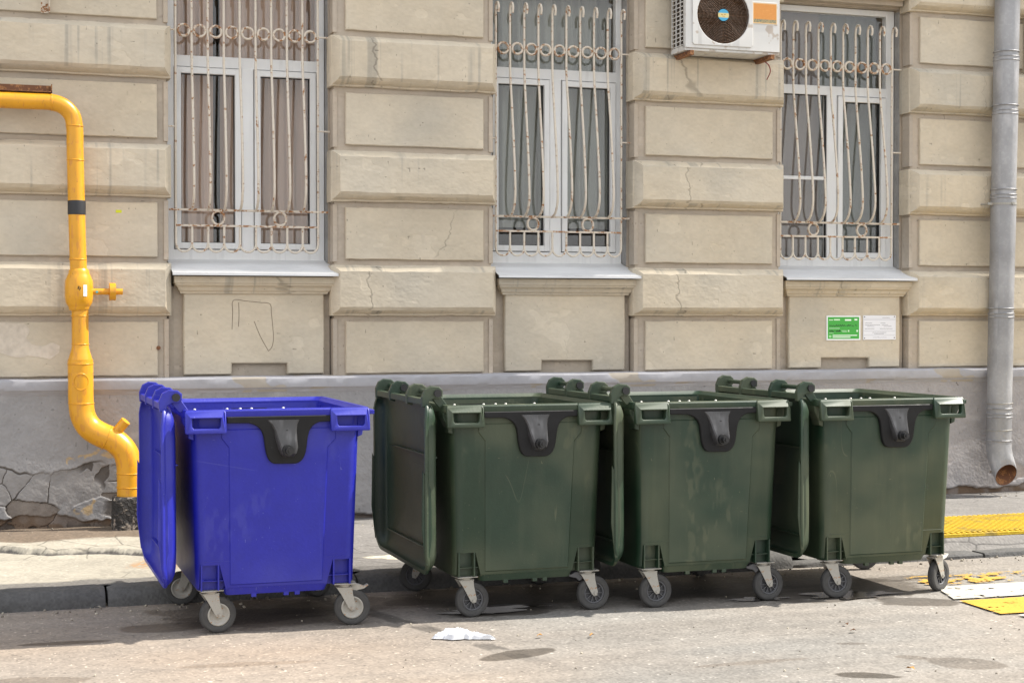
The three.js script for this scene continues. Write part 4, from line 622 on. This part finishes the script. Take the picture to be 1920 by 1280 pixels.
// ---------------------------------------------------------------- downpipe
{
  const galv = std({ ...texSet(512, 512, (u, v) => { const f = fbm(u * 6, v * 4, 4), g = fbm(u * 26, v * 9, 3), sp = sst(0.55, 0.75, fbm(u * 60, v * 60, 2)), w = sst(0.58, 0.74, fbm(u * 9 + 4, v * 3, 4)); const k = 0.30 * (0.7 + 0.6 * f) * (0.9 + 0.2 * g) * (1 + 0.08 * sp); return { c: [mix(k, 0.55, w * 0.35), mix(k * 1.0, 0.54, w * 0.35), mix(k * 1.03, 0.55, w * 0.35)], h: g, r: 0.38 + 0.25 * f }; }, { c: 1, h: 1, r: 1 }), roughness: 1, metalness: 0.3, bumpScale: 0.002 });
  const t = thing('downpipe', 'grey galvanised rainwater downpipe ending in an open shoe', 'downpipe', [8.345, 0.15, 0.215]);
  const Y = y => y - 0.15, r = 0.106;
  const seg = (y0, y1, x0, x1, ra, rb) => { const h = y1 - y0, g = cyl(ra, rb, h, 36, true); g.translate(0, h / 2, 0); const p = g.attributes.position; for (let i = 0; i < p.count; i++) { const q = p.getY(i) / h; p.setX(i, p.getX(i) + mix(x0, x1, q)); } g.translate(0, Y(y0), 0); return uvBox(g, 1.1, [rnd(), rnd()]); };
  const X = y => 0.018 * (y - 1.2);
  for (const [a, b] of [[0.58, 0.86], [0.855, 1.72], [1.715, 2.74], [2.735, 3.46], [3.455, 3.92], [3.915, 5.2], [5.19, 7.2]]) {
    mesh('pipe_length', seg(a, b, X(a), X(b), r - 0.002, r + 0.003), galv, t);
    for (const yy of [b, b - 0.03, a + 0.05]) mesh('bead', uvBox(new THREE.TorusGeometry(r + 0.003, 0.005, 6, 40).rotateX(Math.PI / 2).translate(X(yy), Y(yy), 0), 0.6), galv, t);
  }
  for (const yy of [2.66]) { mesh('clamp', uvBox(merge([cyl(r + 0.007, r + 0.007, 0.018, 36, true).translate(X(yy), Y(yy), 0), rbox(-r - 0.055 + X(yy), -r + X(yy), Y(yy) - 0.012, Y(yy) + 0.012, -0.01, 0.014, 0.004), rodTo(V(-r - 0.04 + X(yy), Y(yy), 0), V(-r - 0.06 + X(yy), Y(yy), -0.21), 0.008), cyl(0.014, 0.014, 0.012, 6).rotateX(Math.PI / 2).translate(0.015 + X(yy), Y(yy), r + 0.011)]), 0.5), zinc, t); }
  for (const yy of [0.95, 0.72]) mesh('wire_tie', new THREE.TorusGeometry(r + 0.004, 0.003, 6, 36).rotateX(Math.PI / 2).rotateZ(0.03).translate(X(yy), Y(yy), 0), zinc, t);
  // shoe: mitred elbow turned to the street with an open mouth
  const P = [[0.60, -0.011, 0.0], [0.54, -0.008, 0.004], [0.475, -0.002, 0.016], [0.41, 0.006, 0.042], [0.335, 0.014, 0.075]], N = 30;
  const ringAt = ([y, x, z], k, q) => { const tilt = [0, 0.16, 0.42, 0.78, 1.16][k], o = []; for (let i = 0; i < N; i++) { const a = i / N * 6.2832, cx = Math.cos(a) * q, cz = Math.sin(a) * q; o.push([x + cx, Y(y) + cz * Math.sin(tilt), z + cz * Math.cos(tilt)]); } return o; };
  mesh('shoe', uvBox(skin([...P.map((p, k) => ringAt(p, k, r + 0.001)), ...P.slice().reverse().map((p, k) => ringAt(p, 4 - k, r - 0.003))].map(q => q.slice().reverse()), false, false, 0.7), 0.8, [0.3, 0.1]), galv, t);
  mesh('rust_lining', uvBox(skin([ringAt(P[4], 4, r - 0.005), ringAt(P[3], 3, r - 0.006), ringAt(P[2], 2, r - 0.006), ringAt(P[1], 1, r - 0.006)], false, true, 0.7), 0.5), rustMat, t);
}
// ---------------------------------------------------------------- air conditioner
{
  const t = thing('air_conditioner', 'white outdoor air conditioner unit with rusty round fan guard on brackets', 'air conditioner', [5.305, 3.80, 0.09]);
  const W = 0.83, H = 0.56, D = 0.28;
  const acMat = std({ ...texSet(512, 512, (u, v) => { const f = fbm(u * 5, v * 5, 4), s = sst(0.55, 0.8, fbm(u * 24, v * 1.6, 3)), g = sst(0.68, 0.74, fbm(u * 13 + 3, v * 13, 3)); const k = 0.62 * (0.88 + 0.22 * f) * (1 - 0.16 * s); return { c: [mix(k, 0.30, g * 0.5), mix(k * 0.985, 0.19, g * 0.5), mix(k * 0.95, 0.10, g * 0.5)], h: f }; }), roughness: 0.45, bumpScale: 0.001 });
  const cx = 0.325, cy = 0.29, fr = 0.222;
  const s = lerpShape([[0, 0.02], [W, 0.02], [W, H], [0, H]]); const hole = new THREE.Path(); hole.absarc(cx, cy, fr, 0, 6.2832, true); s.holes.push(hole);
  const fg = new THREE.ExtrudeGeometry(s, { depth: 0.012, bevelEnabled: true, bevelThickness: 0.004, bevelSize: 0.004, bevelOffset: -0.004, curveSegments: 48 }); fg.translate(0, 0, D - 0.016);
  mesh('front_panel', uvBox(fg, 1, [0.2, 0.6]), acMat, t);
  const rim = lerpShape([[cx - 0.255, cy - 0.245], [cx + 0.245, cy - 0.245], [cx + 0.262, cy - 0.228], [cx + 0.262, cy + 0.26], [cx - 0.268, cy + 0.26], [cx - 0.268, cy - 0.23]]); const rh = new THREE.Path(); rh.absarc(cx, cy, fr + 0.006, 0, 6.2832, true); rim.holes.push(rh);
  mesh('fan_surround', uvBox(extr(rim, 0.010, 0.004, D + 0.0005, 2), 1, [0.4, 0.1]), acMat, t);
  mesh('casing', uvBox(merge([rbox(0.012, W, H - 0.012, H, 0, D - 0.012, 0.004), rbox(0.012, W, 0, 0.02, 0, D - 0.014, 0.004), rbox(W - 0.012, W, 0.02, H - 0.012, 0, D - 0.014, 0.004), box(0.03, W - 0.012, 0.02, H - 0.012, 0, 0.01)]), 1), acMat, t);
  // coil guard on the visible left side
  const lg = []; for (let i = 0; i < 15; i++) lg.push(box(0.0, 0.006, 0.045 + i * 0.034, 0.052 + i * 0.034, 0.02, D - 0.03)); for (const z of [0.01, 0.09, 0.17, 0.25]) lg.push(box(-0.001, 0.008, 0.02, H - 0.012, z, z + 0.009)); lg.push(rbox(0, 0.014, 0.0, 0.04, 0, D - 0.014, 0.003), rbox(0, 0.014, 0.02, H, D - 0.045, D - 0.0165, 0.003));
  mesh('side_guard', uvBox(merge(lg), 0.6), acMat, t);
  mesh('coil', box(0.02, 0.05, 0.03, H - 0.02, 0.012, D - 0.05), std({ color: lin(0.05, 0.035, 0.025), roughness: 0.8 }), t);
  const guard = []; for (let i = 1; i <= 15; i++) guard.push(new THREE.TorusGeometry(0.046 + i * 0.0117, 0.0030, 5, 56).translate(cx, cy, D + 0.004)); for (let i = 0; i < 4; i++) { const a = i * Math.PI / 2 + 0.78; guard.push(rodTo(V(cx + 0.04 * Math.cos(a), cy + 0.04 * Math.sin(a), D + 0.001), V(cx + fr * Math.cos(a), cy + fr * Math.sin(a), D + 0.001), 0.003)); const b = i * Math.PI / 2; guard.push(rodTo(V(cx + 0.04 * Math.cos(b), cy + 0.04 * Math.sin(b), D + 0.001), V(cx + fr * Math.cos(b), cy + fr * Math.sin(b), D + 0.001), 0.0022)); }
  mesh('fan_guard', uvBox(merge(guard), 0.3), std({ ...texSet(256, 256, rustFn([0.34, 0.20, 0.12], 0.45)), roughness: 0.75 }), t);
  const bl = []; for (let i = 0; i < 3; i++) { const sh = new THREE.Shape(); sh.moveTo(0.04, -0.02); sh.bezierCurveTo(0.10, -0.11, 0.17, -0.12, 0.20, -0.06); sh.bezierCurveTo(0.21, 0.02, 0.16, 0.06, 0.05, 0.04); sh.closePath(); const g = extr(sh, 0.006, 0.002); g.rotateX(0.35); g.rotateZ(i * 2.0944 + 0.5); g.translate(cx, cy, D - 0.09); bl.push(g); }
  bl.push(cyl(0.05, 0.05, 0.06, 24).rotateX(Math.PI / 2).translate(cx, cy, D - 0.08));
  mesh('fan_blades', merge(bl), std({ color: lin(0.075, 0.055, 0.045), roughness: 0.6 }), t);
  mesh('fan_housing', merge([cyl(fr + 0.01, fr + 0.01, 0.14, 40, true).rotateX(Math.PI / 2).translate(cx, cy, D - 0.085), box(0.05, W - 0.2, 0.03, H - 0.03, 0.03, 0.04)]), std({ color: lin(0.045, 0.03, 0.022), roughness: 0.85, side: THREE.DoubleSide }), t);
  const cvs = (w, h, fn) => { const c = document.createElement('canvas'); c.width = w; c.height = h; fn(c.getContext('2d'), w, h); const q = new THREE.CanvasTexture(c); q.colorSpace = THREE.SRGBColorSpace; return q; };
  const hubTex = cvs(128, 128, (g, w) => { g.fillStyle = '#3f9cc4'; g.fillRect(0, 0, w, w); g.fillStyle = '#cdbf86'; g.fillRect(0, 44, w, 46); g.fillStyle = '#a8803c'; g.fillRect(38, 56, 16, 12); g.fillRect(66, 54, 22, 8); g.fillRect(50, 74, 30, 6); });
  const hg = new THREE.CylinderGeometry(0.047, 0.047, 0.010, 32).rotateX(Math.PI / 2).translate(cx, cy, D + 0.008); { const p = hg.attributes.position, uv = hg.attributes.uv; for (let i = 0; i < p.count; i++) uv.setXY(i, (p.getX(i) - cx) / 0.1 + 0.5, (p.getY(i) - cy) / 0.1 + 0.5); }
  mesh('hub_badge', hg, std({ map: hubTex, roughness: 0.5 }), t);
  const lab = cvs(256, 192, (g, w, h) => { g.fillStyle = '#cf8c43'; g.fillRect(0, 0, w, h); for (let i = 0; i < 500; i++) { g.fillStyle = rnd() > 0.5 ? 'rgba(200,120,50,0.25)' : 'rgba(230,170,100,0.25)'; g.fillRect(rnd() * w, rnd() * h, 20 * rnd(), 5 * rnd()); } g.fillStyle = '#8d8a6c'; g.fillRect(0, h - 40, w, 30); for (let i = 0; i < 120; i++) { g.fillStyle = rnd() > 0.5 ? '#c9a066' : '#5c6a62'; g.fillRect(rnd() * w, h - 42 + rnd() * 30, 5, 6); } g.strokeStyle = '#d8b98c'; g.lineWidth = 9; g.strokeRect(3, 3, w - 6, h - 6); });
  const lm = std({ map: lab, roughness: 0.6 }); const lgz = new THREE.PlaneGeometry(0.215, 0.165); lgz.translate(0.695, 0.325, D + 0.0045); 
  mesh('label_recess', uvBox(rbox(0.58, 0.81, 0.232, 0.418, D - 0.01, D + 0.0015, 0.004), 1), acMat, t); mesh('label_plate', lgz, lm, t);
  for (const x of [0.03, W - 0.09]) mesh('bracket', uvBox(merge([rbox(x, x + 0.035, -0.040, -0.002, -0.09, D + 0.02, 0.003), rbox(x, x + 0.004, -0.30, -0.04, -0.09, -0.06, 0.002)].slice(0, 1)), 0.4), rustMat, t);
  mesh('hose', tube([V(W + 0.004, 0.36, 0.10), V(W + 0.05, 0.33, 0.10), V(W + 0.055, 0.24, 0.08), V(W + 0.02, 0.17, 0.02), V(W + 0.01, 0.12, -0.05)], 0.014, 30, 8), std({ color: lin(0.45, 0.40, 0.34), roughness: 0.7 }), t);
  mesh('red_wire', tube([V(W - 0.09, -0.03, 0.16), V(W - 0.04, -0.06, 0.16), V(W + 0.0, -0.11, 0.12), V(W - 0.01, -0.17, 0.08)], 0.0045, 24, 6), std({ color: lin(0.22, 0.03, 0.025), roughness: 0.6 }), t);
}
// rusty bracket on the wall, top left
{
  const t = thing('wall_bracket', 'rusty steel bracket on the wall above the yellow pipe', 'bracket', [0.46, 4.0, 0.0]);
  mesh('upright', uvBox(merge([rbox(-0.03, 0.03, -0.14, 0.5, 0.022, 0.03, 0.002), rbox(0.022, 0.03, -0.14, 0.5, 0.03, 0.075, 0.002)]), 0.4), grilleRust, t);
  mesh('arm', uvBox(rbox(-0.02, 0.02, 0.02, 0.05, 0.03, 0.45, 0.003), 0.4), rustMat, t);
}
// ---------------------------------------------------------------- plaques on the right apron
{
  const cvs = (w, h, fn) => { const c = document.createElement('canvas'); c.width = w; c.height = h; fn(c.getContext('2d'), w, h); const q = new THREE.CanvasTexture(c); q.colorSpace = THREE.SRGBColorSpace; q.anisotropy = 4; return q; };
  const scr = (g, x, y, n, st, hh, lw) => { g.lineWidth = lw; g.beginPath(); let px = x; g.moveTo(px, y); for (let i = 0; i < n; i++) { const a = px + st * 0.4, b = px + st; g.quadraticCurveTo(a, y - hh * rr(0.5, 1.1), px + st * 0.5, y - hh * rr(0.0, 0.4)); g.quadraticCurveTo(b, y + hh * rr(0, 0.3), b, y - hh * rr(0.0, 0.8)); px = b; } g.stroke(); };
  const gT = cvs(512, 376, (g, w, h) => {
    g.fillStyle = '#eef0f0'; g.fillRect(0, 0, w, h); g.fillStyle = '#3fa83c'; g.fillRect(16, 18, w - 36, h - 38);
    g.fillStyle = '#d9f0d2'; g.fillRect(34, 58, 60, 12); g.fillRect(108, 50, 92, 20); g.fillStyle = '#f4fbf2'; g.fillRect(275, 52, 96, 24); g.fillRect(420, 46, 44, 24);
    g.strokeStyle = '#10240f'; scr(g, 40, 160, 9, 27, 34, 7); scr(g, 300, 158, 3, 24, 30, 7); scr(g, 384, 162, 1, 26, 34, 7); scr(g, 430, 152, 1, 26, 30, 6);
    g.fillStyle = '#e2f4de'; g.fillRect(36, 190, 160, 6); scr(g, 42, 246, 3, 22, 34, 8); g.fillStyle = '#10240f'; g.fillRect(112, 226, 22, 7); scr(g, 138, 246, 4, 18, 34, 8);
    g.fillStyle = '#d6efd0'; g.fillRect(222, 226, 80, 6); g.fillRect(236, 242, 70, 6); g.fillRect(320, 220, 22, 26); g.fillRect(450, 218, 26, 30); g.fillRect(36, 264, 70, 5);
    g.beginPath(); g.arc(52, 318, 20, 0, 7); g.fillStyle = '#9fdb98'; g.fill(); g.fillStyle = '#eefaea'; g.fillRect(90, 294, 372, 14); g.fillRect(90, 322, 270, 14);
  });
  const wT = cvs(512, 376, (g, w, h) => {
    g.fillStyle = '#e6e6ea'; g.fillRect(0, 0, w, h); g.strokeStyle = '#8f8f96'; g.lineWidth = 3; for (const y of [46, 66, 240, 306]) { g.beginPath(); g.moveTo(6, y); g.lineTo(w - 6, y); g.stroke(); }
    g.strokeStyle = '#54545c'; for (const [x, y, n] of [[300, 36, 9], [24, 118, 9], [270, 118, 6], [24, 148, 19], [290, 146, 8], [60, 170, 9], [320, 170, 10], [24, 208, 12], [260, 208, 16], [140, 268, 18], [170, 288, 12]]) scr(g, x, y, n, 12.5, 10, 3); g.strokeStyle = '#8a8a92'; scr(g, 150, 346, 12, 18, 22, 2.5);
    g.fillStyle = '#44444c'; for (const [x, y] of [[20, 20], [w - 22, 16], [20, h - 24], [w - 22, h - 30]]) { g.beginPath(); g.arc(x, y, 9, 0, 7); g.fill(); }
  });
  const plaque = (name, label, tex, x0, x1, y0, y1) => { const t = thing(name, label, 'plaque', [(x0 + x1) / 2, (y0 + y1) / 2, -0.0265]); const w = x1 - x0, h = y1 - y0; mesh('backing', rbox(-w / 2, w / 2, -h / 2, h / 2, 0, 0.006, 0.002, 1), std({ color: lin(0.7, 0.7, 0.7), roughness: 0.5 }), t); mesh('face', new THREE.PlaneGeometry(w - 0.004, h - 0.004).translate(0, 0, 0.0075), std({ map: tex, roughness: 0.35 }), t); };
  plaque('green_plaque', 'green and white notice plaque under the right window', gT, 6.79, 7.118, 1.492, 1.702);
  plaque('white_plaque', 'white lined notice plaque beside the green one', wT, 7.142, 7.462, 1.495, 1.704);
  const st = tag(mesh('wall_sticker', rbox(0.944, 0.986, 2.447, 2.468, 0.025, 0.0285, 0.001, 1), std({ color: lin(0.62, 0.66, 0.02), roughness: 0.6 })), 'tiny bright yellow sticker on the wall panel near the pipe', 'sticker');
  tag(mesh('wall_bolt', new THREE.SphereGeometry(0.016, 10, 8).scale(1, 1, 0.6).translate(1.245, 1.466, 0.03), rustMat), 'rusty bolt head in the lowest wall panel beside the pipe', 'bolt');
}
// ---------------------------------------------------------------- litter
{
  const g = new THREE.PlaneGeometry(0.32, 0.24, 90, 70); g.rotateX(-Math.PI / 2); const p = g.attributes.position;
  for (let i = 0; i < p.count; i++) { const x = p.getX(i), z = p.getZ(i), u = x / 0.32 + 0.5, v = z / 0.24; const w = mix(1.0, 0.16, sst(0.25, 1, u)) * (0.75 + 0.5 * fbm(u * 6, 3 + v, 3)); const ed = Math.min(u, 1 - u, 0.5 - Math.abs(v)), e = sst(0, 0.06, ed); const fold = Math.abs(fbm(x * 22 + z * 9, z * 26, 2) - 0.5) * 2, f2 = Math.abs(fbm(x * 60, z * 70 + x * 20, 2) - 0.5) * 2; p.setXYZ(i, x + 0.05 * (fbm(v * 5, 7, 3) - 0.5), 0.006 + e * (0.006 + 0.030 * (1 - fold) * fbm(x * 8 + 3, z * 10, 2) * (1.1 - 0.7 * u) + 0.010 * f2), z * w + 0.07 * u + 0.02 * (fbm(u * 9, v * 3, 2) - 0.5)); }
  g.computeVertexNormals(); g.rotateY(-0.55); g.translate(2.46, 0, 3.84);
  tag(mesh('plastic_bag', g, new THREE.MeshPhysicalMaterial({ color: lin(0.72, 0.73, 0.76), roughness: 0.5, transmission: 0.15, thickness: 0, side: THREE.DoubleSide })), 'crumpled white plastic bag lying on the road', 'plastic bag');
  const leafG = new THREE.ShapeGeometry(lerpShape([[0, 0], [0.014, 0.010], [0.034, 0.008], [0.046, 0], [0.032, -0.009], [0.012, -0.009]])); leafG.rotateX(-Math.PI / 2);
  const lp = leafG.attributes.position; for (let i = 0; i < lp.count; i++) lp.setY(i, 0.006 * (i % 3)); leafG.computeVertexNormals();
  const lm = [lin(0.10, 0.045, 0.02), lin(0.38, 0.20, 0.06), lin(0.30, 0.27, 0.22)].map(c => std({ color: c, roughness: 0.9, side: THREE.DoubleSide }));
  for (const [x, z, a, c, l] of [[4.42, 4.42, 0.2, 0, 'dark dry leaf on the road in front of the rightmost container'], [4.50, 4.26, 1.4, 0, 'dark scrap on the road nearest the yellow crossing stripe'], [3.05, 4.10, 0.7, 1, 'small orange leaf on the road right of the plastic bag'], [4.24, 5.33, 2.2, 1, 'orange scrap beside the wet pothole at the front'], [0.62, 2.44, 0.1, 2, 'pale cigarette end by the kerb left of the blue container'], [2.78, 4.02, 0.4, 1, 'ochre leaf lying just behind the damp patch on the road']]) { const m = mesh('leaf', leafG, lm[c]); m.position.set(x, 0.012, z); m.rotation.y = a; tag(m, l, c === 2 ? 'cigarette end' : 'leaf'); }
  // grit along the kerb and the wall
  const gg = new THREE.IcosahedronGeometry(1, 0), im = new THREE.InstancedMesh(gg, std({ color: lin(0.25, 0.23, 0.2), roughness: 0.95 }), 900), M = new THREE.Matrix4(), q = new THREE.Quaternion();
  for (let i = 0; i < 900; i++) { let x, z, y, s = Math.pow(rnd(), 3) * 0.011 + 0.0025; const k = rnd(); x = rr(-0.8, 8.6); if (k < 0.35) { z = 2.385 + Math.pow(rnd(), 2) * 0.25; y = 0.004; } else if (k < 0.62) { z = 0.09 + Math.pow(rnd(), 2) * 0.4; y = paveY(x, z); } else { z = rr(2.45, 5.8); y = 0.003; s *= 0.6; } q.setFromEuler(new THREE.Euler(rnd() * 6, rnd() * 6, rnd() * 6)); M.compose(V(x, y, z), q, V(s, s * 0.7, s)); im.setMatrixAt(i, M); im.setColorAt(i, new THREE.Color().setRGB(...[0.6, 1, 1.8][Math.floor(rnd() * 3)] > 1 ? [1.7, 1.65, 1.5] : [0.8, 0.75, 0.7])); }
  im.name = 'grit'; im.castShadow = im.receiveShadow = true; im.userData = { kind: 'stuff', label: 'loose grit and small stones on the road and pavement', category: 'grit' }; scene.add(im);
  // weed at the foot of the wall
  const t = thing('weed', 'small green weed growing at the foot of the wall by the pipe', 'weed', [0.86, 0.155, 0.26]); const lv = [];
  for (let i = 0; i < 14; i++) { const g2 = new THREE.PlaneGeometry(0.012, 0.04, 1, 3); g2.translate(0, 0.022, 0); const pp = g2.attributes.position; for (let k = 0; k < pp.count; k++) pp.setX(k, pp.getX(k) * (1 - Math.abs(pp.getY(k) - 0.02) * 22)), pp.setZ(k, pp.getY(k) ** 2 * 10); g2.rotateX(rr(0.2, 0.9)); g2.rotateY(i * 2.4); g2.computeVertexNormals(); lv.push(g2); }
  mesh('leaves', merge(lv), std({ color: lin(0.06, 0.16, 0.03), roughness: 0.7, side: THREE.DoubleSide }), t);
}
renderer.render(scene, camera);
